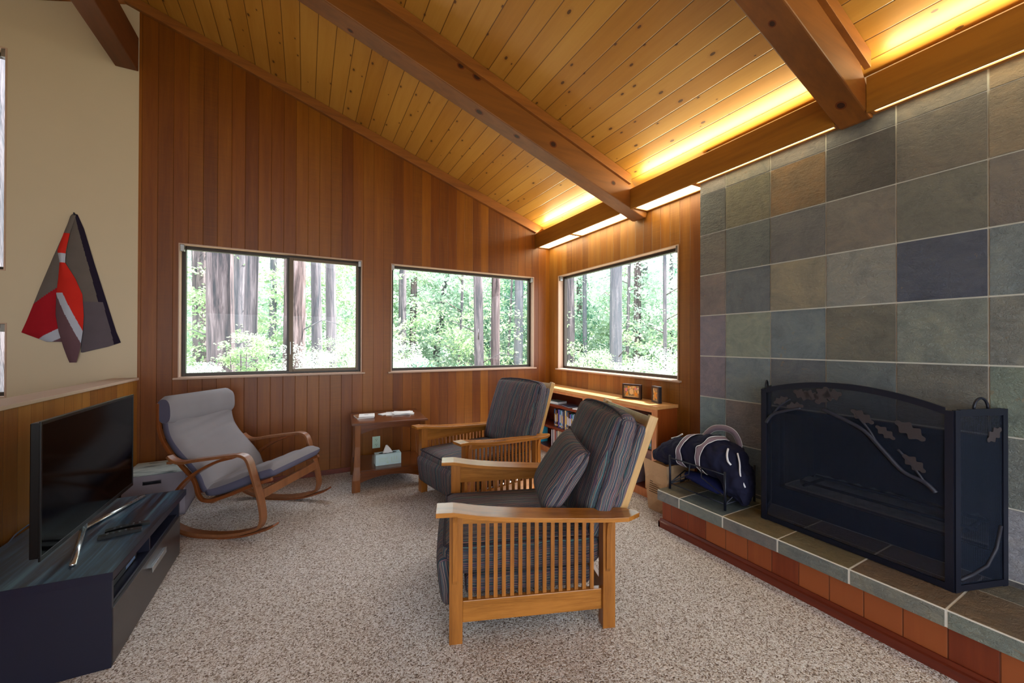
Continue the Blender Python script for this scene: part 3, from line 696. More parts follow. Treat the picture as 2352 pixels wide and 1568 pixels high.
def strapband(yf, a0, a1, w2, nm='strap'):
    """webbing wrapped round the bag; yf(fraction) gives y"""
    def rib(y_off, hw, off, th2, name, mat, par):
        vs = []; fs = []; N = 40; K2 = 4
        for i in range(N+1):
            a = a0+(a1-a0)*i/N; y = yf(i/N)+y_off
            for k in range(K2+1):
                dy = -hw+2*hw*k/K2; s2 = sec_at(y+dy); ca, sa = cos(a), sin(a)
                vs.append((s2[1]+s2[3]*1.10*math.copysign(abs(ca)**s2[5], ca), y+dy, s2[2]+s2[4]*1.10*math.copysign(abs(sa)**s2[5], sa)))
        for i in range(N):
            for k in range(K2): q = i*(K2+1)+k; fs.append((q, q+1, q+K2+2, q+K2+1))
        b = MB(); b.add(vs, fs); o = b.build(name, mat, par, smooth=True)
        sw = o.modifiers.new('sw', 'SHRINKWRAP'); sw.target = bag; sw.wrap_method = 'NEAREST_SURFACEPOINT'; sw.wrap_mode = 'ABOVE_SURFACE'; sw.offset = off
        sm = o.modifiers.new('sm', 'SMOOTH'); sm.factor = .6; sm.iterations = 6
        so = o.modifiers.new('so', 'SOLIDIFY'); so.thickness = th2; so.offset = 0; return o
    o = rib(0, w2/2, .009, .003, nm, 'strap', t)
    for sg in (-1, 1): rib(sg*w2/2, .003, .0105, .003, 'strap_edge', 'strap_edge', o)
strapband(lambda s2: .16-.12*max(0, .55-s2), pi*.45, pi*1.36, .042)
strapband(lambda s2: -.02-.20*max(0, .5-s2), pi*.42, pi*1.38, .046)
# standing handle loop
pts = smooth_path([(.10, .12, .42), (.10, .04, .50), (.10, -.06, .525), (.10, -.14, .50), (.10, -.18, .42), (.10, -.15, .36)], 5)
b = MB(); vs = []; fs = []; ed = [[], []]
for i, q in enumerate(pts):
    tg = (pts[min(i+1, len(pts)-1)]-pts[max(i-1, 0)]).normalized(); nn = Vector((0, -tg.z, tg.y))*.021
    for k, s2 in enumerate((-1, 1)): v = q+nn*s2; vs.append(tuple(v)); ed[k].append(tuple(v))
for i in range(len(pts)-1): fs.append((i*2, i*2+1, i*2+3, i*2+2))
b.add(vs, fs); o = b.build('carry_handle', 'strap', t, smooth=True); so = o.modifiers.new('so', 'SOLIDIFY'); so.thickness = .003
b = MB(); [b.tube(q, .0028, 5) for q in ed]; b.build('strap_edge', 'strap_edge', o, smooth=True)
for pts_, r_ in (([(-.07, -.20, .415), (-.115, -.22, .385), (-.135, -.24, .345), (-.13, -.26, .32)], .007), ([(-.02, -.24, .385), (-.06, -.28, .33), (-.10, -.31, .255), (-.10, -.345, .18)], .006), ([(-.04, .33, .375), (-.04, .27, .40), (-.04, .22, .435)], .007)):
    b = MB(); b.tube(smooth_path(pts_, 4), r_, 6); b.build('drawstring', 'strap_edge', t, smooth=True)
b = MB(); loft(b, [(.16, -.06, .12, .01, .01, 1), (.14, -.06, .125, .06, .03, 1), (.05, -.05, .12, .08, .04, 1), (-.05, -.05, .11, .085, .045, 1), (-.14, -.05, .10, .08, .045, 1), (-.20, -.05, .09, .01, .01, 1)], 16, .08, 9); b.build('hanging_lining', 'bluecloth', t, smooth=True) if 'bluecloth' in M else b.build('hanging_lining', plain('blue_lining', (28, 34, 78), .85, .1, nz=.3), t, smooth=True)

# paper grocery bag between bookcase and hearth
t = empty('paper_bag', 2.90, 2.44, 0, 0, 'brown paper grocery bag with black printing standing by the hearth end', 'bag')
def paperbag(t):
    vs = []; prof = [(-.12, -.11), (.16, -.13), (.17, .10), (-.12, .12)]
    top = [(-.165, -.12), (.16, -.15), (.18, .14), (-.13, .17)]
    b = MB()
    N = 8; rings = []
    for k in range(N+1):
        s2 = k/N; ring = []
        for i in range(4):
            p0 = Vector(prof[i])*(1-s2)+Vector(top[i])*s2; p1 = Vector(prof[(i+1) % 4])*(1-s2)+Vector(top[(i+1) % 4])*s2
            for j in range(4):
                q = p0+(p1-p0)*j/4; wob = .006*sin(k*2.1+i*3+j*1.7); ring.append((q.x+wob, q.y+wob*.7, .43*s2+(.0 if k < N else (.018 if i in (0, 3) else -.03))))
        rings.append(ring)
    for r_ in rings: vs += r_
    n = 16; fs = [(k*n+j, k*n+(j+1) % n, (k+1)*n+(j+1) % n, (k+1)*n+j) for k in range(N) for j in range(n)]+[tuple(range(n-1, -1, -1))]
    b.add(vs, fs); o = b.build('bag_paper', 'kraft', t); so = o.modifiers.new('so', 'SOLIDIFY'); so.thickness = .0025
    b = MB()
    for k in range(6): b.box(-.134-.0022*k, -.131-.0022*k, -.07, .09, .26-.018*k, .2635-.018*k)
    b.build('printed_lines', 'ink', o)
    text('LA', .11, .0005, 'printed_letters', 'ink', o, TR(.03, -.145, .33) @ RZ(0.0) @ RX(radians(93)))
    text('RD', .075, .0005, 'printed_letters', 'ink', o, TR(.10, -.143, .235) @ RX(radians(93)))
paperbag(t)

# ================================================================= BOOKCASE
bx0, bx1, by0, by1, bz = 2.945, A-.002, 2.618, 4.885, .905
t = empty('bookcase', 3.09, 3.75, 0, 0, 'low reddish wood bookcase with two bays under the corner window', 'bookcase'); inv = TR(-3.09, -3.75, 0)
b = MB(); b.box(bx0-.012, bx1, by0-.012, by1, .872, bz, m=inv); b.build('top', 'shelf_y', t, bevel=.003)
for y0, y1, mt in ((by0, by0+.02, 'shelf_end'), (by1-.02, by1, 'shelf_in'), (3.695, 3.722, 'shelf_in')):
    b = MB(); b.box(bx0+.018, bx1, y0, y1, .0, .872, m=inv); b.build('side_panel' if mt != 'shelf_in' or y0 > 4 else 'divider', mt, t, bevel=.001)
b = MB(); b.box(bx1-.012, bx1, by0+.02, by1-.02, .07, .872, m=inv); b.build('back_panel', 'shelf_in', t)
b = MB()
for y0, y1 in ((by0-.001, by0+.056), (3.69, 3.73), (by1-.05, by1)): b.box(bx0, bx0+.018, y0, y1, .076, .872, m=inv)
b.box(bx0, bx0+.018, by0+.056, 3.69, .838, .872, m=inv); b.box(bx0, bx0+.018, 3.73, by1-.05, .838, .872, m=inv); b.box(bx0, bx0+.018, by0-.001, by1, 0, .076, m=inv)
b.build('face_frame', 'shelf_z', t, bevel=.0015)
SH = {'l': (3.722, by1-.02, (.072, .380, .681)), 'r': (by0+.02, 3.695, (.072, .465, .70))}
for k, (y0, y1, zs_) in SH.items():
    for z in zs_: b = MB(); b.box(bx0+.006 if z > .1 else bx0+.018, bx1-.012, y0, y1, z-.034 if z > .1 else z-.02, z, m=inv); b.build('shelf', 'shelf_in' if z > .1 else 'shelf_in', t, bevel=.0015)
def book(x, y, z, sx, sy, sz, col, label, group=None, rz=0, cat='book', name='book', flat=False, spine=None):
    t = empty(name, x, y, z, rz, label, cat, group)
    cm = plain('cover_%d' % len(bpy.data.materials), col, .4, .4, nz=.15, ns=25)
    if flat:
        b = MB(); b.box(-sx/2, sx/2, -sy/2, sy/2, 0, .003); b.box(-sx/2, sx/2, -sy/2, sy/2, sz-.003, sz); b.box(sx/2-.003, sx/2, -sy/2, sy/2, 0, sz); b.build('cover', cm, t)
        b = MB(); b.box(-sx/2+.004, sx/2-.003, -sy/2+.004, sy/2-.004, .003, sz-.003); b.build('pages', 'white', t)
    else:
        b = MB(); b.box(0, sx, -sy/2, sy/2, 0, sz); o = b.build('cover', cm, t, bevel=.001)
        if spine: b = MB(); b.box(-.0006, .0006, -sy*.3, sy*.3, sz*.30, sz*.74); b.box(-.0007, .0006, -sy*.45, sy*.45, sz*.08, sz*.14); b.build('spine_print', plain('print_%d' % len(bpy.data.materials), spine, .4, .4), t)
    return t
cols = [('blue', (44, 92, 140)), ('dark navy', (24, 28, 60)), ('pale blue', (130, 160, 210)), ('white', (214, 214, 220)), ('violet', (96, 80, 170)), ('brown', (110, 76, 52)), ('cream', (200, 184, 140)), ('red', (150, 54, 44)), ('grey', (110, 116, 122)), ('teal', (40, 104, 112)), ('black', (20, 20, 24)), ('yellow', (190, 158, 70))]
ordn = ['first', 'second', 'third', 'fourth', 'fifth', 'sixth', 'seventh', 'eighth', 'ninth', 'tenth', 'eleventh', 'twelfth', 'thirteenth', 'fourteenth', 'fifteenth', 'sixteenth', 'seventeenth', 'eighteenth', 'nineteenth', 'twentieth', 'twenty-first', 'twenty-second', 'twenty-third', 'twenty-fourth']
y = 4.385
for i in range(22):
    w2 = R.uniform(.022, .034); nm, c = cols[(i*5+i//3) % 12]; h = R.uniform(.215, .25)
    book(2.985, y-w2/2, .3802, .17, w2-.0015, h, c, 'thin %s case, %s from the left end of the middle-shelf row' % (nm, ordn[i]), 'cases in a row on the left middle shelf', spine=R.choice([(210, 210, 214), (60, 60, 120), (190, 150, 70)]))
    y -= w2
y = 2.715
for i in range(8):
    w2 = R.uniform(.022, .034); nm, c = cols[(i*7+2) % 12]
    book(2.985, y+w2/2, .4652, .17, w2-.0015, R.uniform(.19, .215), c, 'thin %s case, %s from the right end of the right bay shelf' % (nm, ordn[i]), 'cases in a row on the right bay shelf', spine=(40, 150, 90))
    y += w2
y = 4.46
for i in range(6):
    w2 = R.uniform(.014, .04); nm, c = [('pale grey', (190, 190, 204)), ('dark', (60, 60, 80)), ('white', (210, 210, 214)), ('reddish', (150, 80, 70)), ('grey', (120, 120, 130)), ('cream', (196, 186, 160))][i]
    book(2.985, y-w2/2, .0722, .20, w2-.001, R.uniform(.245, .268), c, '%s upright binder, %s from the left on the bottom shelf' % (nm, ordn[i]), 'binders on the left bottom shelf'); y -= w2
book(2.99, 4.80, .0722, .15, .035, .255, (60, 170, 210), 'bright cyan folder upright at the far left of the bottom shelf', cat='folder', name='folder')
book(3.05, 4.41, .6812, .17, .20, .035, (96, 120, 124), 'thick hardback lying flat, left on the upper left shelf', flat=True, rz=.15)
book(3.05, 4.10, .6812, .17, .21, .012, (60, 66, 90), 'slim dark booklet lying flat beside the thick hardback', flat=True, rz=-.2)
b = empty('paper_slip', 3.0, 3.90, .6812, .3, 'small white paper slip at the right end of the upper left shelf', 'paper'); q = MB(); q.box(-.05, .05, -.04, .04, 0, .012); q.build('sheet', 'white', b)
tb = empty('teal_bowl', 3.06, 3.48, .70, 0, 'teal round dish on the top shelf of the right bay', 'bowl')
q = MB(); n = 24; pr = [(.05, 0), (.09, .02), (.115, .07), (.12, .10), (.112, .10), (.10, .06), (.0, .03)]
vs = [(r_*cos(2*pi*j/n), r_*sin(2*pi*j/n), z) for r_, z in pr for j in range(n)]
q.add(vs, [(i*n+j, i*n+(j+1) % n, (i+1)*n+(j+1) % n, (i+1)*n+j) for i in range(len(pr)-1) for j in range(n)]+[tuple(range(n-1, -1, -1))]); q.build('bowl', 'teal', tb, smooth=True)
tb = empty('card_box', 3.03, 2.735, .072, 0, 'small tan cardboard box with white labels on the bottom shelf', 'box')
q = MB(); q.box(-.05, .05, -.05, .05, 0, .16); q.build('carton', 'card', tb, bevel=.001)
q = MB(); q.box(-.0515, -.05, -.035, .02, .09, .135); q.box(-.0515, -.05, -.04, .035, .02, .075); q.build('paper_label', 'white', tb)
tb = book(3.0, 2.93, .0722, .2, .006, .20, (150, 150, 180), 'pale magazine leaning on the bottom shelf behind the near armchair', cat='magazine', name='magazine')

# framed pictures: own generic floral design
def pic_mat(name, seed, motif):
    t = NT(name); o = t.obj(); add = t.node('ShaderNodeVectorMath', operation='ADD'); t.link(o, add.inputs[0]); add.inputs[1].default_value = (seed, seed*2, 0); v = add.outputs[0]
    vo = t.node('ShaderNodeTexVoronoi'); t.link(v, vo.inputs['Vector']); vo.inputs['Scale'].default_value = 46
    n = t.noise(v, 30, 3); cs = t.sep(vo.outputs['Color'])
    col = t.ramp(cs[0], [(0, s2l((186, 150, 96))), (.3, s2l((120, 116, 92))), (.5, s2l((206, 150, 70))), (.7, s2l((150, 110, 90))), (.85, s2l((196, 186, 160)))], 'CONSTANT')
    col = t.mix(t.math('MULTIPLY', t.math('GREATER_THAN', vo.outputs['Distance'], .5), .6), col, s2l((78, 70, 60)))
    return t.fin(t.mix(t.math('MULTIPLY', n, .3), col, s2l((160, 150, 120))), .35, .4)
M['pic1'] = pic_mat('flower_picture', 3.1, 0); M['pic2'] = pic_mat('flower_picture_b', 8.4, 0)
M['picframe'] = plain('dark_frame', (50, 34, 28), .35, .5); M['picbody'] = plain('frame_side', (18, 16, 24), .4, .4); M['cream'] = plain('cream_print', (206, 176, 128), .5, .2); M['orange'] = plain('orange_print', (206, 140, 56), .5, .2); M['pink'] = plain('pink_print', (190, 120, 130), .5, .2)
def picture(x, y, rz, w2, h, label, mat, extra):
    t = empty('picture_frame', x, y, bz, rz, label, 'picture frame', 'framed pictures on the bookcase'); f = .018; d = .034
    b = MB(); b.box(-w2/2, w2/2, .003, d, 0, h); b.build('backing_case', 'picbody', t, bevel=.002)
    b = MB(); b.box(-w2/2, -w2/2+f, -.006, .003, 0, h); b.box(w2/2-f, w2/2, -.006, .003, 0, h); b.box(-w2/2+f, w2/2-f, -.006, .003, 0, f); b.box(-w2/2+f, w2/2-f, -.006, .003, h-f, h); b.build('frame', 'picframe', t, bevel=.001)
    b = MB(); b.box(-w2/2+f, w2/2-f, -.001, .003, f, h-f); b.build('picture', mat, t)
    b = MB()
    for (cx, cz, rx, rz2, mi) in extra:
        n = 18; b.prism([(cx+rx*cos(2*pi*j/n), cz+rz2*sin(2*pi*j/n)) for j in range(n)], -.0025, -.001, mi=mi)
    b.build('printed_flowers', ['cream', 'orange', 'pink'], t)
P1 = [(0, .078, .024, .032, 0), (-.05, .05, .016, .015, 1), (.052, .052, .018, .018, 1), (-.06, .095, .014, .02, 2), (.05, .11, .018, .01, 2), (-.03, .125, .014, .01, 1), (.02, .128, .016, .009, 0), (.075, .08, .008, .02, 0), (0, .026, .07, .006, 0)]
picture(3.11, 3.10, radians(-71), .21, .158, 'wider dark framed flower picture, left of the two on the bookcase', 'pic1', P1)
picture(3.125, 2.79, radians(-108), .125, .165, 'narrow dark framed flower picture, nearer the slate wall', 'pic2', [(0, .08, .018, .03, 1), (.02, .05, .015, .012, 1), (-.02, .11, .014, .014, 0)])

# ================================================================= MISSION ARMCHAIRS
def make_armchair(label):
    t = empty('armchair', 0, 0, 0, 0, label, 'armchair', 'oak slatted recliner armchairs')
    W = .885
    def leg(s0, s1, y0, y1, zt_): b = MB(); b.box(s0, s1, y0, y1, 0, zt_); b.build('leg', 'oak_z', t, bevel=.003)
    def armz(s): # underside of the arm
        if s < .03: return .646
        k = s-.03; return .646-.070*(1-math.exp(-k/.16))*.42-.052*k/.87
    for y0 in (0, W-.068):
        leg(0, .067, y0, y0+.068, armz(.03)+.001); leg(.80, .868, y0, y0+.068, armz(.84)+.001)
        yc0, yc1 = y0+.022, y0+.044
        b = MB(); N = 14; pts = [(.067+.733*i/N, armz(.067+.733*i/N)+.001) for i in range(N+1)]
        for (xa, za), (xb, zb2) in zip(pts[:-1], pts[1:]):
            f = lambda x: .588-.030*(x-.067)/.733
            b.prism([(xa, min(f(xa), za-.004)), (xb, min(f(xb), zb2-.004)), (xb, zb2), (xa, za)], yc0, yc1)
        b.build('upper_rail', 'oak_x', t)
        b = MB(); b.box(.067, .80, yc0-.004, yc1+.004, .094, .202); b.build('lower_rail', 'oak_x', t, bevel=.003)
        for k in range(16):
            x = .096+.0428*k; b = MB(); b.box(x, x+.020, yc0+.004, yc1-.004, .20, .59); b.build('slat', 'oak_z', t)
        if y0 > 0:
            b = MB(); b.prism([(.067, .512), (.80, .520), (.80, armz(.80)-.002), (.067, armz(.067)-.002)], yc0-.012, yc0-.0005); b.build('inner_rail', 'oak_x', t)
        # corbels
        outer = -1 if y0 == 0 else 1; ye = y0 if outer < 0 else y0+.068
        for xs_, zl in ((.026, .30), (.824, .30)):
            b = MB(); zt2 = armz(xs_); prof = [(0, zl), (.010, zl+.02), (.014, .50), (.022, zt2-.03), (.034, zt2), (0, zt2)]
            b.prism([(p_[0]*outer, p_[1]) for p_ in prof], xs_-.009, xs_+.013, 'yz', m=TR(0, ye, 0)); b.build('corbel', 'oak_z', t)
        # arm
        ya, yb = (y0-.03, y0+.10) if y0 == 0 else (y0-.032, y0+.098)
        b = MB(); N = 26; L = []
        for i in range(N+1):
            s = -.066+1.078*i/N; z = armz(s)+(0 if s < .85 else (s-.85)*.05)
            e0 = ya+(.0 if s < .93 else (s-.93)*.60); e1 = yb-(.0 if s < .93 else (s-.93)*.60)
            if s < .12: e1 -= .0
            L.append((s, e0, e1, z))
        vs = []
        for s, e0, e1, z in L: vs += [(s, e0, z), (s, e1, z), (s, e1, z+.023), (s, e0, z+.023)]
        fs = [(0, 1, 2, 3), (N*4+3, N*4+2, N*4+1, N*4)]+[(i*4+j, i*4+4+j, i*4+4+(j+1) % 4, i*4+(j+1) % 4) for i in range(N) for j in range(4)]
        b.add(vs, fs); b.build('armrest', 'oak_x', t, bevel=.002)
    b = MB(); b.box(.02, .045, .068, W-.068, .10, .16); b.build('front_rail', 'oak_y', t, bevel=.002)
    b = MB(); b.box(.82, .845, .068, W-.068, .10, .20); b.build('rear_rail', 'oak_y', t, bevel=.002)
    # back frame
    th2 = math.atan2(1.12-.90, 1.09-.50); L = .735
    m = TR(.885, 0, .40) @ RY(th2)
    for y0 in (.098, W-.098-.028):
        b = MB(); b.box(-.027, .027, y0, y0+.028, .165, L); b.build('back_post', 'oak_pale', t, m=m, bevel=.004)
    for z in (L-.065, L*.62, L*.40):
        b = MB(); b.box(-.010, .010, .126, W-.126, z, z+.055); b.build('back_rail', 'oak_pale', t, m=m, bevel=.002)
    # seat: cushion then folded foot panel hanging under it
    cw = (W-.155)/2
    o = weld(cushion_mb(cw, .43, .085, .055, .022, 18, seed=1, lump=.003).build('seat_cushion', 'stripe', t, m=TR(.395, W/2, .372) @ RZ(-pi/2) @ RX(0)))
    b = MB(); pr = [(cw-.012, .418), (-cw+.012, .418), (-cw+.012, -.418), (cw-.012, -.418)]
    b.tube([(x, y, .072) for x, y in [(cw-.01, -.40), (cw-.01, .40), (cw-.03, .425), (-cw+.03, .425), (-cw+.01, .40), (-cw+.01, -.40), (-cw+.03, -.425), (cw-.03, -.425)]], .006, 6, closed=True); b.build('piping', 'pipe', o, smooth=True)
    o = weld(cushion_mb(cw, .125, .035, .03, .02, 14, seed=2).build('foot_panel', 'stripe', t, m=TR(-.015, W/2, .265) @ RZ(-pi/2) @ RX(radians(97))))
    o = weld(cushion_mb(cw+.01, .34, .05, .03, .0, 10, seed=2).build('seat_base', 'stripe', t, m=TR(.42, W/2, .245) @ RZ(-pi/2)))
    # back cushions
    dent = lambda x, y: .020*math.exp(-((y+.06)/.016)**2)*(1-(x/cw)**2)+.016*math.exp(-((y+.22)/.014)**2)*(1-(x/cw)**2)
    BM = Matrix(((0, 0, -1, 0), (-1, 0, 0, 0), (0, 1, 0, 0), (0, 0, 0, 1)))
    bm_ = TR(.782, W/2, .44) @ RY(radians(18.5)) @ TR(0, 0, .335) @ BM
    o = weld(cushion_mb(cw-.005, .348, .052, .046, .062, 26, dent=dent, seed=5, lump=.007).build('back_cushion', 'stripe', t, m=bm_))
    hw = cw-.012
    b = MB()
    for zz in (.040, -.044): b.tube([(x, y, zz) for x, y in [(hw, -.30), (hw, .29), (hw-.02, .325), (hw-.06, .345), (hw*.45, .362), (0, .366), (-hw*.45, .362), (-hw+.06, .345), (-hw+.02, .325), (-hw, .29), (-hw, -.30)]], .006, 6)
    b.build('piping', 'pipe', o, smooth=True)
    bm2 = TR(.872, W/2, .44) @ RY(radians(19.5)) @ TR(0, 0, .385) @ BM
    weld(cushion_mb(cw-.02, .245, .026, .022, .012, 12, seed=6).build('rear_pad', 'stripe', t, m=bm2))
    return t
ca = make_armchair('nearest oak slatted armchair with striped cushions and a throw pillow')
ca.location = (.636, 1.853, 0); ca.rotation_euler = (0, 0, -.343)
cb = copy_tree(ca); cb.location = (1.193, 3.088-.02, 0); cb.rotation_euler = (0, 0, .195)
cb['label'] = 'farther oak slatted armchair with striped cushions, beside the side table'
mA = TR(.636, 1.853, 0) @ RZ(-.343)
t = empty('throw_pillow', 0, 0, 0, 0, 'square striped throw pillow leaning in the nearest armchair', 'pillow')
t.matrix_world = mA @ TR(.650, .325, .740)
def pillow_mb(w2, h, th2, n=22):
    mb = MB()
    for sg in (-1, 1):
        vs = []
        for i in range(n+1):
            for j in range(n+1):
                x = -1+2*i/n; y = -1+2*j/n
                z = sg*th2*(max(0, (1-x**4)*(1-y**4)))**.55
                pin = 1-.06*(1-abs(x*y))*(abs(x)**3+abs(y)**3)*.8
                vs.append((x*w2*pin, y*h*pin, z+.004*sin(x*5+y*3)*(1-x*x)*(1-y*y)))
        fs = [(i*(n+1)+j, (i+1)*(n+1)+j, (i+1)*(n+1)+j+1, i*(n+1)+j+1) for i in range(n) for j in range(n)]
        mb.add(vs, fs)
    return mb
pm = RY(radians(31)) @ Matrix(((0, 0, -1, 0), (-1, 0, 0, 0), (0, 1, 0, 0), (0, 0, 0, 1))) @ RZ(radians(-7))
o = weld(pillow_mb(.228, .222, .075).build('pillow_body', 'stripe', t, m=pm))
b = MB(); b.tube([(x*.228, y*.222, 0) for x, y in [(1, -1), (.955, -.5), (.945, 0), (.955, .5), (1, 1), (.5, .955), (0, .945), (-.5, .955), (-1, 1), (-.955, .5), (-.945, 0), (-.955, -.5), (-1, -1), (-.5, -.955), (0, -.945), (.5, -.955)]], .006, 6, closed=True); b.build('piping', 'pipe', o, smooth=True)

# ================================================================= SIDE TABLE
t = empty('side_table', .815, 4.475, 0, radians(-4.2), 'brown mission side table with a slatted lower shelf by the back wall', 'side table')
tw, td = .38, .345
b = MB(); b.prism([(-tw, .672), (tw, .672), (tw+.0, .682), (tw-.012, .692), (-tw+.012, .692), (-tw, .682)], -td, td); b.build('table_top', 'table_x', t, bevel=.002)
for sx in (-1, 1):
    for sy in (-1, 1):
        b = MB(); pts = []
        for z, w2, off in ((0, .040, 0), (.12, .038, 0), (.25, .031, .004), (.45, .027, .006), (.672, .030, .002)): pts.append((z, w2, off))
        vs = []
        for z, w2, off in pts:
            cx = sx*(tw-.055-off)+sx*.012*(1-z/.672); cy = sy*(td-.05-off)
            vs += [(cx-w2, cy-w2, z), (cx+w2, cy-w2, z), (cx+w2, cy+w2, z), (cx-w2, cy+w2, z)]
        b.add(vs, [(0, 3, 2, 1), (16, 17, 18, 19)]+[(i*4+j, i*4+(j+1) % 4, i*4+4+(j+1) % 4, i*4+4+j) for i in range(4) for j in range(4)]); b.build('leg', 'table_z', t, bevel=.003)
def arcrail(z0, z1, rise, y, name, mat):
    b = MB(); x0, x1 = -tw+.085, tw-.085; N = 16
    for i in range(N):
        a, c2 = x0+(x1-x0)*i/N, x0+(x1-x0)*(i+1)/N; f = lambda x: z0+rise*(1-(x/x1)**2)
        b.prism([(a, f(a)), (c2, f(c2)), (c2, z1), (a, z1)], y-.010, y+.010)
    b.build(name, mat, t)
for sy in (-1, 1): arcrail(.575, .672, .052, sy*(td-.045), 'apron', 'table_x')
for sy in (-1, 1): arcrail(.085, .195, .052, sy*(td-.045), 'lower_stretcher', 'table_x')
for sx in (-1, 1): b = MB(); b.box(sx*(tw-.055)-.01, sx*(tw-.055)+.01, -td+.08, td-.08, .59, .672); b.box(sx*(tw-.05)-.01, sx*(tw-.05)+.01, -td+.08, td-.08, .13, .195); b.build('side_rail', 'table_x', t)
b = MB(); b.box(-tw+.03, tw-.03, -td+.056, td-.056, .180, .198); b.build('lower_shelf', 'table_x', t, bevel=.001)
mT = TR(.815, 4.475, 0) @ RZ(radians(-4.2))
# things on the side table
def on(mw, name, label, cat, rz=0, group=None):
    t = empty(name, 0, 0, 0, 0, label, cat, group); t.matrix_world = mw @ RZ(rz); return t
t = on(mT @ TR(-.012, -.12, .1985), 'tissue_box', 'pale aqua tissue box with a tissue sticking up, on the lower shelf', 'tissue box', radians(3))
b = MB(); b.box(-.132, .132, -.06, .06, 0, .115); b.build('carton', 'tissuebox', t, bevel=.002)
b = MB(); n = 20; b.prism([(.095*cos(2*pi*j/n)*(1), .032*sin(2*pi*j/n)) for j in range(n)], .1146, .1156, 'xy'); b.build('opening', 'dark', t)
b = MB()
for (x0, x1, z0, z1) in ((-.10, -.01, .070, .076), (-.10, -.01, .056, .060), (-.10, .0, .042, .046), (.03, .036, .03, .08), (.055, .062, .045, .085), (.082, .088, .045, .085), (.03, .12, .022, .028), (-.02, .0, .018, .034)): b.box(x0, x1, -.0607, -.0598, z0, z1)
b.build('printed_pattern', 'tissuedec', t)
b = MB(); n = 12
base = [(.055*cos(2*pi*j/n), .014*sin(2*pi*j/n)*(1+.4*sin(3*j)), .113) for j in range(n)]
mid = [(.038*cos(2*pi*j/n+.2)-.004, .016*sin(2*pi*j/n+.3)*(1+.5*sin(2*j)), .150) for j in range(n)]
tp = [(.010*cos(2*pi*j/n)-.012, .006*sin(2*pi*j/n), .197+.004*sin(j)) for j in range(n)]
b.add(base+mid+tp, [(i*n+j, i*n+(j+1) % n, (i+1)*n+(j+1) % n, (i+1)*n+j) for i in range(2) for j in range(n)]+[tuple(range(2*n, 3*n))]); b.build('tissue', 'white', t, smooth=True)
t = on(mT @ TR(-.25, .02, .6925), 'magazine', 'glossy brown covered magazine under the white booklet', 'magazine', radians(8))
b = MB(); b.box(-.085, .085, -.11, .11, 0, .010); b.build('pages', 'white', t, bevel=.001); b = MB(); b.box(-.085, .085, -.11, .11, .010, .0115); b.build('cover', plain('brown_cover', (150, 110, 80), .3, .5, nz=.5, ns=22), t)
t = on(mT @ TR(-.215, -.01, .7042), 'booklet', 'white booklet lying on the magazine at the left of the side table', 'booklet', radians(-4))
b = MB(); b.box(-.085, .075, -.085, .085, 0, .013); b.build('pages', 'white', t, bevel=.003); b = MB(); b.box(-.03, .01, -.01, .015, .013, .0136); b.build('printed_mark', 'metalgrey', t)
for k, (dx, dy, dz, rz, w2, h, lab) in enumerate([(.14, .08, .0, -.1, .15, .10, 'lowest white sheets in the loose stack on the side table'), (.17, .06, .006, .12, .11, .085, 'middle folded papers of the stack on the side table'), (.16, .05, .013, -.3, .10, .075, 'topmost folded white paper of the stack on the side table'), (-.02, .10, .0, .4, .06, .05, 'single loose paper sheet left of the paper stack')]):
    t = on(mT @ TR(dx, dy, .6925+dz), 'paper_sheet', lab, 'paper', rz, 'papers on the side table'); b = MB(); n = 6
    vs = []; 
    for i in range(n+1):
        for j in range(n+1): x = -w2+2*w2*i/n; y = -h+2*h*j/n; vs.append((x, y, .0055+.002*sin(i*1.1+k)*cos(j*.9)))
    nb = len(vs); vs += [(x, y, 0) for x, y, z in vs]
    fs = [(i*(n+1)+j, (i+1)*(n+1)+j, (i+1)*(n+1)+j+1, i*(n+1)+j+1) for i in range(n) for j in range(n)]+[tuple(q+nb for q in reversed((i*(n+1)+j, (i+1)*(n+1)+j, (i+1)*(n+1)+j+1, i*(n+1)+j+1))) for i in range(n) for j in range(n)]
    rim = [i*(n+1) for i in range(n+1)]+[n*(n+1)+j for j in range(1, n+1)]+[i*(n+1)+n for i in range(n-1, -1, -1)]+[j for j in range(n-1, 0, -1)]
    fs += [(rim[i], rim[(i+1) % len(rim)], rim[(i+1) % len(rim)]+nb, rim[i]+nb) for i in range(len(rim))]
    b.add(vs, fs); b.build('paper', 'white', t)
# wall outlet
t = empty('wall_outlet', .759, B, .307, 0, 'pale green double wall outlet behind the side table', 'outlet')
b = MB(); b.box(-.045, .045, -.007, -.0005, -.07, .07); b.build('cover_plate', 'outlet', t, bevel=.003)
for z in (-.03, .03):
    b = MB(); n = 16; b.prism([(.021*cos(2*pi*j/n), z+.019*sin(2*pi*j/n)) for j in range(n)], -.010, -.006); o = b.build('socket', 'outlet', t)
    b = MB(); b.box(-.010, -.007, -.0112, -.0098, z, z+.012); b.box(.007, .010, -.0112, -.0098, z, z+.012); b.box(-.003, .003, -.0112, -.0098, z-.013, z-.007); b.build('slot', 'dark', o)

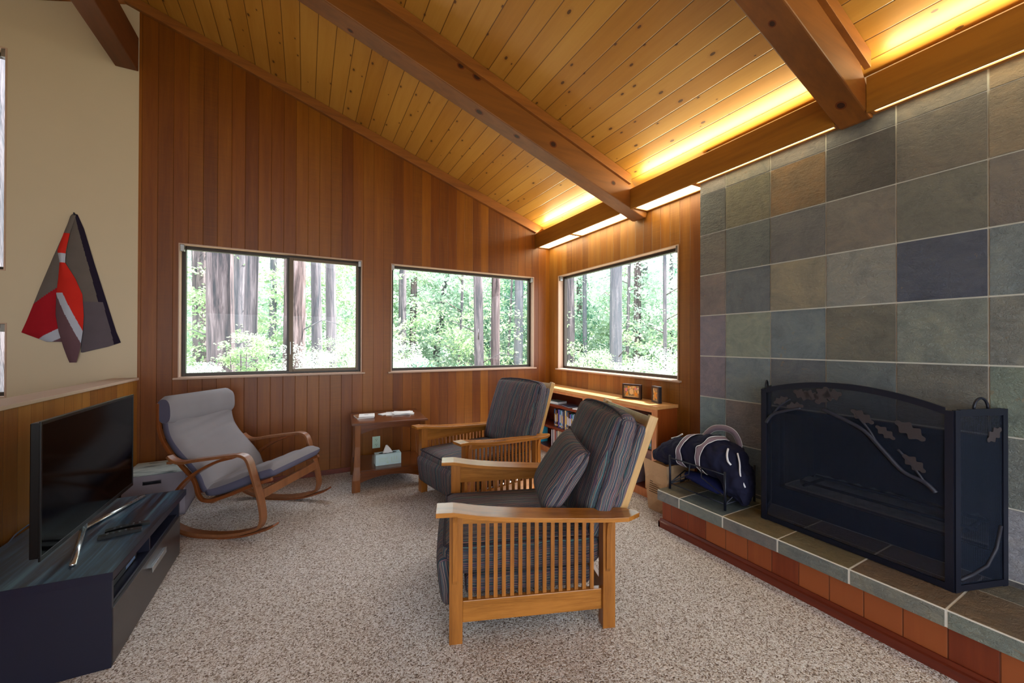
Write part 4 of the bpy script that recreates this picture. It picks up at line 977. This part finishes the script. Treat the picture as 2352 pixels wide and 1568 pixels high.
# ================================================================= ROCKING CHAIR
K = .9375
def Z(z): return 1.5-(1.5-z)*K
def PR(pts): return [(s*K, Z(z)) for s, z in pts]
t = empty('rocking_chair', 0, 0, 0, 0, 'bentwood rocking chair with grey cushions beside the side table', 'rocking chair')
t.matrix_world = TR(-.219*K, 3.66*K, 0) @ RZ(math.atan2(-.537, .843))
WR = .742; pw = .062
armp = smooth_path(PR([(-.935, .557), (-.90, .528), (-.845, .508), (-.776, .512), (-.68, .530), (-.51, .556), (-.38, .573), (-.318, .580), (-.268, .568), (-.235, .535), (-.21, .47), (-.17, .345), (-.13, .205), (-.113, .10), (-.117, .045), (-.140, .0), (-.20, -.025), (-.30, -.052), (-.45, -.072), (-.63, -.074), (-.76, -.058), (-.88, -.015), (-.97, .04)]), 5)
strutp = smooth_path(PR([(-.36, .563), (-.50, .525), (-.63, .462), (-.74, .392), (-.83, .305), (-.90, .20), (-.95, .10), (-.975, .05)]), 5)
rockp = smooth_path(PR([(.0, .028), (-.06, -.004), (-.14, -.032), (-.22, -.056), (-.30, -.074), (-.45, -.092), (-.63, -.094), (-.76, -.078), (-.88, -.038), (-.985, .025)]), 5)
for y0 in (0, WR):
    b = MB(); b.ribbon([tuple(q) for q in armp], y0, y0+pw, .022); b.build('bent_side_frame', 'bent', t, bevel=.003)
    b = MB(); b.ribbon([tuple(q) for q in strutp], y0+.003, y0+pw-.003, .020); b.build('curved_brace', 'bent_edge', t, bevel=.003)
    b = MB(); b.ribbon([tuple(q) for q in rockp], y0, y0+pw, .016); b.build('rocker', 'bent_edge', t, bevel=.003)
seatp = smooth_path(PR([(-1.10, .98), (-1.10, .86), (-1.092, .77), (-1.065, .68), (-1.02, .605), (-.95, .52), (-.87, .44), (-.79, .36), (-.757, .30), (-.735, .225), (-.70, .180), (-.645, .172), (-.58, .184), (-.46, .226), (-.336, .276), (-.25, .312), (-.154, .345), (-.08, .370)]), 5)
for y0 in (pw+.012, WR-.038):
    b = MB(); b.ribbon([tuple(q) for q in seatp], y0, y0+.026, .026); b.build('seat_rail', 'bent_edge', t, bevel=.004)
def sp(s, z): return (s*K, Z(z))
for (s, z, h, w2, nm) in ((-.135, .262, .066, .020, 'front_stretcher'),):
    x, zz = sp(s, z); b = MB(); b.box(x-.012, x+.012, pw-.002, WR+.002, zz-.034, zz+.034, m=I()); b.build(nm, 'bent', t, bevel=.003)
x, zz = sp(-.63, .165); b = MB(); b.box(x-.03, x+.03, pw+.02, WR-.02, zz-.012, zz+.012); b.build('rear_stretcher', 'bent', t, bevel=.003)
x, zz = sp(-.90, .50); b = MB(); b.box(x-.03, x+.01, .0, WR+pw, zz-.004, zz+.016); b.build('arm_tie_bar', 'bent', t, bevel=.003)
for z in (.9, .78, .66, .54): 
    s = {.9: -1.105, .78: -1.10, .66: -1.058, .54: -.975}[z]; x, zz = sp(s, z); b = MB(); b.box(x-.014, x-.004, pw+.02, WR-.02, zz-.02, zz+.02); b.build('back_slat', 'bent', t)
def quilt(prof, th2, y0, y1, name, mat, mside, puff=.018, edge=.02, wr=.004):
    """cushion that follows a side profile: prof is the lower/back face, offset th2 along the normal"""
    P2 = smooth_path(prof, 6); k = len(P2); n = 14; top = []; bot = []
    for i in range(k):
        a = P2[max(0, i-1)]; c2 = P2[min(k-1, i+1)]; tg = (c2-a).normalized(); nn = Vector((-tg.y, tg.x)); e = min(1, min(i, k-1-i)/3.0); e = math.sqrt(1-(1-e)**2)
        tr = []; br = []
        for j in range(n+1):
            v = j/n; y = y0+(y1-y0)*v; ev = min(1, min(v, 1-v)/.07); ev = math.sqrt(max(0, 1-(1-ev)**2))
            bul = puff*(4*v*(1-v))**.5*e+wr*sin(i*.8+v*9)*e*ev
            q = P2[i]+nn*(th2*.5+(th2*.5)*e*(.45+.55*ev)+bul); tr.append((q.x, y, q.y))
            q = P2[i]+nn*(th2*.5-(th2*.5)*e*(.6+.4*ev)); br.append((q.x, y, q.y))
        top.append(tr); bot.append(br)
    mb = MB(); N = n+1; vs = [v for r_ in top for v in r_]+[v for r_ in bot for v in r_]; o = k*N; fs = []; 
    for i in range(k-1):
        for j in range(n): fs.append((i*N+j, i*N+j+1, (i+1)*N+j+1, (i+1)*N+j)); 
    mb.add(vs, fs); mb2 = []
    for i in range(k-1):
        for j in range(n): mb2.append((o+i*N+j, o+(i+1)*N+j, o+(i+1)*N+j+1, o+i*N+j+1))
        mb2.append((i*N, (i+1)*N, o+(i+1)*N, o+i*N)); mb2.append((i*N+n, o+i*N+n, o+(i+1)*N+n, (i+1)*N+n))
    for j in range(n): mb2.append((j, o+j, o+j+1, j+1)); mb2.append(((k-1)*N+j, (k-1)*N+j+1, o+(k-1)*N+j+1, o+(k-1)*N+j))
    for f in mb2: mb.f.append(list(f)); mb.mi.append(1); mb.col.append(None)
    return mb.build(name, [mat, mside], t, smooth=True)
y0, y1 = pw+.022, WR-.022
quilt(PR([(-.075, .385), (-.154, .362), (-.25, .330), (-.336, .293), (-.46, .245), (-.58, .205), (-.68, .190)]), .105*K, y0, y1, 'seat_cushion', 'foam', 'foamside', .012) if False else None
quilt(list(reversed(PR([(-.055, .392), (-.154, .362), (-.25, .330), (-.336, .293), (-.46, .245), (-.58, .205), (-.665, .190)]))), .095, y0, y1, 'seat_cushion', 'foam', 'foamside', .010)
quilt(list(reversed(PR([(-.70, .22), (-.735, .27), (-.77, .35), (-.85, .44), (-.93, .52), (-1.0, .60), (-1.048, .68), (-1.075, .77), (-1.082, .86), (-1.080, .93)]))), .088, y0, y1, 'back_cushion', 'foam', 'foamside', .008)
# head bolster
x, zz = sp(-1.045, .915); 
b = MB(); n = 24; nl = 16; vs = []
for i in range(nl+1):
    v = i/nl; e = min(1, min(v, 1-v)/.06); e = .80+.20*math.sqrt(1-(1-e)**2); y = y0-.006+(y1-y0+.012)*v
    for j in range(n):
        a = 2*pi*j/n; ca_, sa_ = cos(a), sin(a)
        dx = .070*math.copysign(abs(ca_)**.75, ca_)*e; dz = .118*math.copysign(abs(sa_)**.75, sa_)*e
        vs.append((x+dx+dz*-.05, y, zz+dz))
fs = [(i*n+j, i*n+(j+1) % n, (i+1)*n+(j+1) % n, (i+1)*n+j) for i in range(nl) for j in range(n)]
b.add(vs, fs); b.add([vs[j] for j in range(n)], [tuple(range(n))], mi=1); b.add([vs[nl*n+j] for j in range(n)], [tuple(range(n))], mi=1); b.build('head_bolster', ['foam', 'foamside'], t, smooth=True)

# ================================================================= TV STAND, TV, THINGS ON IT
t = empty('tv_stand', -1.06, 3.0, 0, 0, 'black low television stand with a drawer against the half wall', 'tv stand'); inv = TR(1.06, -3.0, 0)
xf, xb, ya, yb, zt_ = -.782, -1.372, 2.452, 3.545, .45
b = MB(); b.prism([(xb, 2.478), (-.772, 2.428), (-.748, 3.56), (xb, 3.56)], zt_-.038, zt_-.0004, 'xy', m=inv, mi=1); b.add([(xb+.001, 2.479, zt_), (-.773, 2.429, zt_), (-.749, 3.559, zt_), (xb+.001, 3.559, zt_)], [(0, 1, 2, 3)], inv, 0); b.build('top', ['laminate', 'laminate2'], t)
for y0, y1 in ((ya, ya+.02), (yb-.02, yb)): b = MB(); b.prism([(xb+.01, y0+(.022 if y0 < 3 else 0)), (xf, y0), (xf, y1), (xb+.01, y1)], 0, zt_-.038, 'xy', m=inv); b.build('side_panel', 'laminate2', t, bevel=.001)
b = MB(); b.box(xb+.01, xb+.02, ya+.02, yb-.02, .02, zt_-.038, m=inv); b.build('back_panel', 'laminate2', t)
b = MB(); b.box(xb+.02, xf-.01, ya+.02, yb-.02, .275, .29, m=inv); b.build('shelf', 'laminate2', t)
b = MB(); b.box(xb+.02, xf-.012, 2.985, 3.0, .29, zt_-.038, m=inv); b.build('divider', 'laminate2', t)
b = MB(); b.box(xb+.02, xf-.02, ya+.02, yb-.02, 0.0, .02, m=inv); b.build('base', 'laminate2', t)
b = MB(); b.box(xf-.016, xf+.004, ya+.006, yb-.004, .012, .272, m=inv); dr = b.build('drawer', 'drawerf', t, bevel=.001)
b = MB(); b.box(xf+.004, xf+.020, 2.915, 3.165, .218, .222, m=inv); b.box(xf+.018, xf+.022, 2.915, 3.165, .190, .222, m=inv); b.build('handle', 'silver', dr, bevel=.001)
t = empty('tv', -1.045, 3.06, zt_, 0, 'black flat screen television on the stand', 'television'); inv = TR(1.045, -3.06, -zt_)
b = MB(); b.box(-1.085, -1.05, 2.545, 3.585, .525, 1.135, m=inv); b.box(-1.115, -1.085, 2.75, 3.38, .60, 1.0, m=inv); b.build('tv_body', 'black', t, bevel=.004)
b = MB(); b.box(-1.05, -1.043, 2.53, 3.595, .515, .537, m=inv); b.box(-1.05, -1.043, 2.53, 3.595, 1.127, 1.142, m=inv); b.box(-1.05, -1.043, 2.53, 2.542, .537, 1.127, m=inv); b.box(-1.05, -1.043, 3.583, 3.595, .537, 1.127, m=inv); b.build('bezel', 'black', t, bevel=.001)
b = MB(); b.box(-1.05, -1.0455, 2.542, 3.583, .537, 1.127, m=inv); b.build('screen', 'screen', t)
b = MB(); b.tube([(-.955, 2.57, zt_+.008), (-1.085, 3.03, zt_+.012)], .013, 8, m=inv, r2=.7); b.tube([(-1.085, 3.03, zt_+.012), (-.962, 3.50, zt_+.008)], .013, 8, m=inv, r2=.7); b.tube([(-1.085, 3.03, zt_+.004), (-1.085, 3.03, .56)], .016, 8, m=inv); b.build('stand_foot', 'silver', t, smooth=True)
def remote(x, y, rz, L, label):
    t = empty('remote_control', x, y, zt_, rz, label, 'remote control', 'remote controls on the stand')
    b = MB(); N = 10
    for i in range(N):
        u0, u1 = -L/2+L*i/N, -L/2+L*(i+1)/N; f = lambda u: .018-.006*(2*u/L)**2
        b.prism([(u0, .0005), (u1, .0005), (u1, f(u1)), (u0, f(u0))], -.021, .021)
    b.build('body', 'black', t)
    for i in range(5):
        for j in (-1, 0, 1):
            if R.random() < .6: b = MB(); b.box(-L*.32+i*L*.14, -L*.32+i*L*.14+.008, j*.012-.004, j*.012+.004, .0150, .0188); b.build('button', 'button', t)
remote(-.888, 2.885, radians(12), .17, 'black remote control, nearer to the viewer of the two')
remote(-.880, 2.965, radians(14), .18, 'black remote control with a silver end, behind the other one')
t = empty('disc_player', -.93, 2.72, .2902, 0, 'slim black disc player in the left opening of the stand', 'disc player')
b = MB(); b.box(-.16, .10, -.16, .20, .003, .035); b.build('casing', 'black', t, bevel=.002)
b = MB(); b.box(.10, .1015, .05, .17, .012, .028); b.build('display', plain('display_print', (90, 110, 150), .4, .4, nz=.6, ns=60), t)
t = empty('power_cable', -1.36, 3.2, .45, 0, 'grey power cable hanging behind the television', 'cable')
b = MB(); b.tube(smooth_path([(.245, .10, .16), (.12, .08, .10), (.03, .0, .05), (-.005, -.10, .02), (-.005, -.19, -.005), (-.005, -.35, .0), (.0, -.5, .004)], 5), .004, 6); b.build('cord', plain('cable_grey', (70, 76, 92), .5, .3), t, smooth=True)
# storage box
t = empty('wooden_box', -1.135, 4.56, 0, radians(2), 'pale weathered wooden box with a hand hole behind the television stand', 'box')
b = MB(); X2, Y2 = .205, .215; hh = .375
b.box(-X2, -.075, -Y2, -Y2+.015, 0, hh); b.box(.045, X2, -Y2, -Y2+.015, 0, hh); b.box(-.075, .045, -Y2, -Y2+.015, 0, .295); b.box(-.075, .045, -Y2, -Y2+.015, .325, hh)
b.box(-X2, X2, Y2-.015, Y2, 0, hh); b.box(-X2, -X2+.015, -Y2+.015, Y2-.015, 0, hh); b.box(X2-.015, X2, -Y2+.015, Y2-.015, 0, hh); b.box(-X2, X2, -Y2, Y2, 0, .015); b.build('carcass', 'boxside', t)
b = MB(); b.box(-X2-.004, X2+.004, -Y2-.004, Y2+.004, hh, hh+.012); b.build('lid', 'boxtop', t, bevel=.002)

# ================================================================= TOWEL on the cream wall
t = empty('hanging_cloth', -1.82, B, 2.64, 0, 'red, grey and black striped cloth hanging on the cream wall', 'cloth')
def u2x(u, v): # towel outlines measured on the wall, metres relative to the hook
    return u, v
TS = .00388
def tp_(x, y): return ((x-468)*TS*.2424*1.0, -(y-90)*TS*.2424*1.0)
def cloth_poly(pts, y, mat, name, par, th2=.004):
    b = MB(); b.prism([tp_(*p) for p in pts], y-th2, y); return b.build(name, mat, par)
# measured: the 908x1568 crop covers 220x380 px; 1 crop px = .2424 photo px; on this wall ~ .00388 m per photo px
M['c_grey'] = plain('cloth_grey', (92, 84, 80), .95, .05); M['c_red'] = plain('cloth_red', (176, 40, 32), .95, .05); M['c_dred'] = plain('cloth_dark_red', (140, 26, 34), .95, .05); M['c_black'] = plain('cloth_black', (34, 28, 42), .95, .05); M['c_pale'] = plain('cloth_pale', (156, 158, 170), .95, .05); M['c_plum'] = plain('cloth_plum', (90, 66, 72), .95, .05); M['c_mid'] = plain('cloth_mid', (84, 76, 82), .95, .05)
# folded cloth: three overlapping folds, each a bent sheet with its own coloured bands
def fold(name, rows, bands, par):
    """rows: (y, xl, xr, depth_l, depth_m, depth_r); bands(s,v)->mat index"""
    mb = MB(); n = 56; RR = []
    for i in range(len(rows)-1):
        for k in range(20): RR.append([a+(c2-a)*k/20 for a, c2 in zip(rows[i], rows[i+1])])
    RR.append(list(rows[-1])); vs = []
    for r_ in RR:
        for j in range(n+1):
            s2 = j/n; x, z = tp_(r_[1]+(r_[2]-r_[1])*s2, r_[0]); d = (r_[3]*(1-s2)+r_[5]*s2)+(r_[4]-(r_[3]+r_[5])/2)*sin(pi*s2); vs.append((x, -d, z))
    for i in range(len(RR)-1):
        for j in range(n):
            a = i*(n+1)+j; mb.f.append([a, a+1, a+n+2, a+n+1]); mb.mi.append(bands(RR[i][1]+(RR[i][2]-RR[i][1])*(j+.5)/n, RR[i][0])); mb.col.append(None)
    mb.v = vs; o = mb.build(name, ['c_grey', 'c_red', 'c_dred', 'c_black', 'c_pale', 'c_plum', 'c_mid'], par, smooth=True); so = o.modifiers.new('so', 'SOLIDIFY'); so.thickness = .003; so.offset = 0; return o
def left_b(x, y):
    if y < 300: return 3
    if y > 780+(365-x)*1.05+0 and y < 1230-(x-200)*.0-(x-210)*.75+60: return 2
    if y >= 1230-(x-210)*.75+60: return 4 if y < 1300-(x-210)*.62+70 else 5
    return 0
fold('left_fold', [(110, 440, 470, .012, .014, .012), (250, 405, 440, .008, .016, .012), (500, 330, 395, .008, .02, .012), (800, 245, 365, .008, .024, .014), (1100, 165, 365, .008, .028, .016), (1215, 130, 370, .008, .03, .016), (1300, 290, 400, .008, .024, .016)], left_b, t)
def right_b(x, y):
    e = 490+(y-200)*.205
    if x > e+(30 if y > 900 else 0): return 3
    return 6 if y > 900 else 0
fold('right_fold', [(90, 452, 486, .012, .014, .008), (220, 445, 530, .014, .022, .008), (550, 405, 605, .014, .026, .008), (900, 480, 690, .014, .026, .008), (1200, 520, 762, .014, .024, .008), (1305, 520, 796, .014, .024, .008), (1345, 520, 710, .014, .022, .010), (1400, 518, 530, .014, .018, .012)], right_b, t)
def mid_b(x, y):
    if y < 280: return 0
    if y < 470: return 1
    if y < 560: return 4
    d1 = 350+(y-840)*.37
    if y < 840: return 1
    if x > d1+55: return 1
    if x > d1: return 4
    return 5
fold('middle_fold', [(100, 448, 478, .018, .02, .018), (280, 400, 440, .02, .028, .022), (450, 360, 415, .022, .036, .026), (560, 375, 412, .022, .042, .028), (700, 368, 480, .022, .048, .028), (850, 355, 530, .022, .052, .028), (1050, 352, 540, .022, .054, .028), (1200, 372, 535, .022, .05, .03), (1350, 405, 520, .024, .044, .03), (1440, 430, 505, .026, .04, .03), (1495, 448, 492, .028, .036, .03)], mid_b, t)
b = MB(); b.tube([(0, 0, 0), (0, -.02, -.005), (0, -.028, .010)], .006, 8); b.build('hook', 'iron', t, smooth=True)

# ================================================================= OUTSIDE
struct(MB().box(-60, 70, -25, 90, -3.4, -3.2).build('ground', 'ground'), 'sunlit forest floor outside', 'ground')
import numpy as np
def leaves_mb(N, ctr, rad, size, rr, clumps=40, flat=.5):
    g = np.random.default_rng(rr.randrange(1 << 30))
    cs = g.normal(size=(clumps, 3)); cs /= np.linalg.norm(cs, axis=1)[:, None]; cs *= g.random((clumps, 1))**.4
    cs = cs*np.array(rad)+np.array(ctr)
    q = cs[g.integers(0, clumps, N)]+g.normal(size=(N, 3))*np.array((.30, .30, .16))*rad[0]*.42
    u = g.normal(size=(N, 3)); u[:, 2] *= .6; u /= np.linalg.norm(u, axis=1)[:, None]
    v = np.cross(u, g.normal(size=(N, 3))); v /= np.linalg.norm(v, axis=1)[:, None]
    s2 = size*g.uniform(.5, 1.3, (N, 1)); u *= s2; v *= s2*flat
    P = np.stack([q-u, q-v, q+u, q+v], 1).reshape(-1, 3)
    return P, np.arange(4*N).reshape(-1, 4)
def mesh_of(name, vs, fs, mat):
    me = bpy.data.meshes.new(name); vs = np.asarray(vs, dtype=np.float32); fs = np.asarray(fs, dtype=np.int32)
    me.vertices.add(len(vs)); me.vertices.foreach_set('co', vs.ravel()); me.loops.add(fs.size); me.loops.foreach_set('vertex_index', fs.ravel())
    me.polygons.add(len(fs)); me.polygons.foreach_set('loop_start', np.arange(0, fs.size, 4, dtype=np.int32)); me.update(calc_edges=True); me.validate(); me.materials.append(M[mat]); return me
def pxray(u, dist):
    r = rt*((u-1176)/893)+fw; r.z = 0; r.normalize(); return r*dist
def trunk_mb(r0, r1, z0, z1, lean, seed):
    rr = random.Random(seed); N = 16; n = 14; pts = []
    for i in range(N+1):
        k = i/N; pts.append((lean[0]*k+.04*sin(k*7+seed), lean[1]*k, z0+(z1-z0)*k))
    b = MB(); b.tube(pts, [r0*(1+.35*max(0, 1-i/2.5))*(1-i/N)+r1*i/N for i in range(N+1)], n); return b
foli = {}
rr = random.Random(21)
for nm, mt, N in (('a', 'leaf', 4200), ('b', 'leaf_pale', 4200), ('c', 'leaf_dark', 4600)):
    foli[nm] = mesh_of('foliage', *leaves_mb(N, (0, 0, 0), (1.9, 1.9, 3.6), .075, rr, 70), mt)
#  (pixel column, distance, diameter, lean, foliage, place words)
TREES = [
 (462, 17, .55, (0, 0), 'b', 'pale hazy trunk at the left edge of the sliding window'),
 (508, 13, .66, (0, 0), 'a', 'thick reddish trunk in the left pane of the sliding window'),
 (553, 15, .40, (0, 0), None, 'brown trunk right of the thick one in the left pane'),
 (578, 12.5, .34, (0, 0), None, 'silvery barked trunk touching the brown one in the left pane'),
 (625, 20, .30, (0, 0), 'b', 'slim trunk next to the centre stile of the sliding window'),
 (673, 12, .57, (0, 0), None, 'thickest dark trunk in the right pane of the sliding window'),
 (725, 15, .36, (0, 0), 'a', 'middle trunk in the right pane of the sliding window'),
 (761, 14, .34, (0, 0), 'b', 'rightmost trunk in the right pane of the sliding window'),
 (926, 19, .38, (0, 0), 'a', 'leftmost brown trunk in the middle window'),
 (950, 21, .36, (0, 0), 'b', 'second brown trunk from the left in the middle window'),
 (985, 22, .40, (1.6, 0), 'c', 'leaning brown trunk in the left half of the middle window'),
 (1048, 18, .13, (.5, 0), 'b', 'thin forked stem at the centre of the middle window'),
 (1080, 24, .12, (-.3, 0), 'b', 'thin dark stem left of the grey trunks in the middle window'),
 (1099, 13, .34, (0, 0), None, 'left of the two smooth grey trunks in the middle window'),
 (1116, 20, .16, (.9, 0), 'a', 'mossy leaning stem between the two grey trunks'),
 (1140, 13.5, .33, (0, 0), None, 'right of the two smooth grey trunks in the middle window'),
 (1163, 19, .12, (.5, 0), 'b', 'thin greenish stem right of the grey trunks'),
 (1190, 17, .42, (0, 0), 'c', 'shaded bluish trunk near the right edge of the middle window'),
 (1309, 18, .40, (0, 0), 'c', 'dark trunk at the left edge of the corner window'),
 (1331, 22, .32, (0, 0), 'a', 'brown trunk second from the left in the corner window'),
 (1344, 20, .24, (0, 0), None, 'slim bluish trunk left of the pale broad one in the corner window'),
 (1416, 15, .48, (0, 0), None, 'broad pale grey trunk in the corner window'),
 (1440, 19, .16, (.2, 0), 'a', 'thin dark stem right of the broad pale trunk'),
 (1463, 20, .38, (0, 0), 'b', 'brown trunk at the centre right of the corner window'),
 (1480, 23, .42, (0, 0), 'c', 'leafy dark trunk behind the centre right brown one'),
 (1524, 16, .15, (.15, 0), 'b', 'thin dark stem with bare twigs near the right of the corner window'),
 (1543, 22, .2, (0, 0), 'c', 'rightmost slim stem in the corner window'),
 (-18, 8, 1.1, (0, 0), None, 'huge furrowed trunk filling the narrow windows at far left'),
 (230, 18, .5, (0, 0), 'a', 'redwood standing behind the cream wall side'),
 (860, 20, .5, (0, 0), 'b', 'redwood hidden between the two back windows'),
 (1250, 20, .5, (0, 0), 'a', 'redwood standing beyond the room corner'),
 (1620, 18, .5, (0, 0), 'b', 'redwood standing behind the slate wall'),
]
for k, (u, d, dia, lean, fo, lab) in enumerate(TREES):
    p_ = pxray(u, d)
    t = empty('forest_tree', p_.x, p_.y, -3.25, rr.uniform(0, 0), lab, 'tree', 'trees of the forest outside')
    trunk_mb(dia/2*1.02, dia/2*.8, 0, 14.5, lean, k).build('trunk', 'bark', t, smooth=True)
    if dia < .2 or k % 4 == 1:
        b = MB(); r3 = random.Random(k)
        for q in range(7):
            z = r3.uniform(3, 10); a = r3.uniform(0, 6.28); L = r3.uniform(.5, 1.6); b.tube([(lean[0]*z/14.5, 0, z), (lean[0]*z/14.5+cos(a)*L*.6, sin(a)*L*.6, z+.3*L), (lean[0]*z/14.5+cos(a)*L, sin(a)*L, z+.2*L)], [.022, .012, .005], 5)
        b.build('twigs', 'bark', t, smooth=True)
    if fo:
        o = bpy.data.objects.new('foliage', foli[fo]); C.objects.link(o); o.parent = t; dv = p_.normalized()*3.2; o.location = (dv.x, dv.y, rr.uniform(4.0, 7.5)); o.rotation_euler = (0, 0, rr.uniform(0, 6.28)); o.scale = (1, 1, rr.uniform(.8, 1.3))
# understory: far leafy masses nobody could count
k = 0
vs_, fs_ = [], []
rr = random.Random(5)
for ang in range(-38, 76, 4):
    for d in (22, 28, 35):
        a = radians(ang+rr.uniform(-2, 2)); x, y = d*sin(a), d*cos(a)
        v, f = leaves_mb(4200, (x, y, rr.uniform(0, 6.5)), (2.9, 2.9, 6.4), .125, rr, 70)
        fs_.append(f+4*sum(len(q) for q in fs_)); vs_.append(v)
tag(bpy.data.objects.new('forest_foliage', mesh_of('forest_foliage', np.concatenate(vs_), np.concatenate(fs_), 'leaf_pale')), 'mass of pale sunlit leaves filling the forest between the trunks', 'foliage', kind='stuff')
C.objects.link(bpy.data.objects['forest_foliage'])
vs_, fs_ = [], []
for ang in range(-36, 74, 5):
    for d in (17, 24):
        a = radians(ang+rr.uniform(-2, 2)); x, y = d*sin(a), d*cos(a)
        v, f = leaves_mb(1300, (x, y, rr.uniform(-2, 3.5)), (2.0, 2.0, 3.0), .085, rr, 30)
        fs_.append(f+4*sum(len(q) for q in fs_)); vs_.append(v)
tag(bpy.data.objects.new('understory_foliage', mesh_of('understory_foliage', np.concatenate(vs_), np.concatenate(fs_), 'leaf')), 'green understory leaves low among the trunks', 'foliage', kind='stuff')
C.objects.link(bpy.data.objects['understory_foliage'])
# shrubs close to the windows
for k, (u, d, z, s2, mt, lab) in enumerate([(960, 9.5, .35, .85, 'leaf_dark', 'glossy shrub at the lower left of the middle window'), (1035, 10, .30, .8, 'leaf_dark', 'glossy shrub at the lower centre of the middle window'), (925, 11, 1.0, .8, 'leaf_pale', 'pale leafy shrub above the glossy one in the middle window'), (700, 10.5, .9, .85, 'leaf_pale', 'white-green leafy shrub low in the right pane of the sliding window'), (800, 11, 1.1, .9, 'leaf', 'green shrub at the right edge of the sliding window'), (560, 9.5, 1.3, .55, 'leaf', 'light green maple spray across the left pane'), (450, 10, .6, .7, 'leaf_pale', 'pale spray low at the left of the sliding window'), (1500, 10, .7, .9, 'leaf_pale', 'pale leafy shrub at the lower right of the corner window'), (1350, 11, .8, .8, 'leaf', 'green leafy shrub at the lower left of the corner window')]):
    p_ = pxray(u, d); t = empty('shrub', p_.x, p_.y, -3.2, 0, lab, 'shrub', 'shrubs outside the windows')
    v, f = leaves_mb(3200, (0, 0, z+3.2), (s2, s2, s2*.8), .030, random.Random(50+k), 40, .45)
    o = bpy.data.objects.new('foliage', mesh_of('foliage', v, f, mt)); C.objects.link(o); o.parent = t
    b = MB(); r3 = random.Random(k)
    for q in range(6): a = r3.uniform(0, 6.28); b.tube([(0, 0, 0), (cos(a)*.12, sin(a)*.12, 1.6), (cos(a)*s2*.5, sin(a)*s2*.5, 3.2+z)], [.03, .02, .008], 5)
    b.build('stems', 'bark', t, smooth=True)
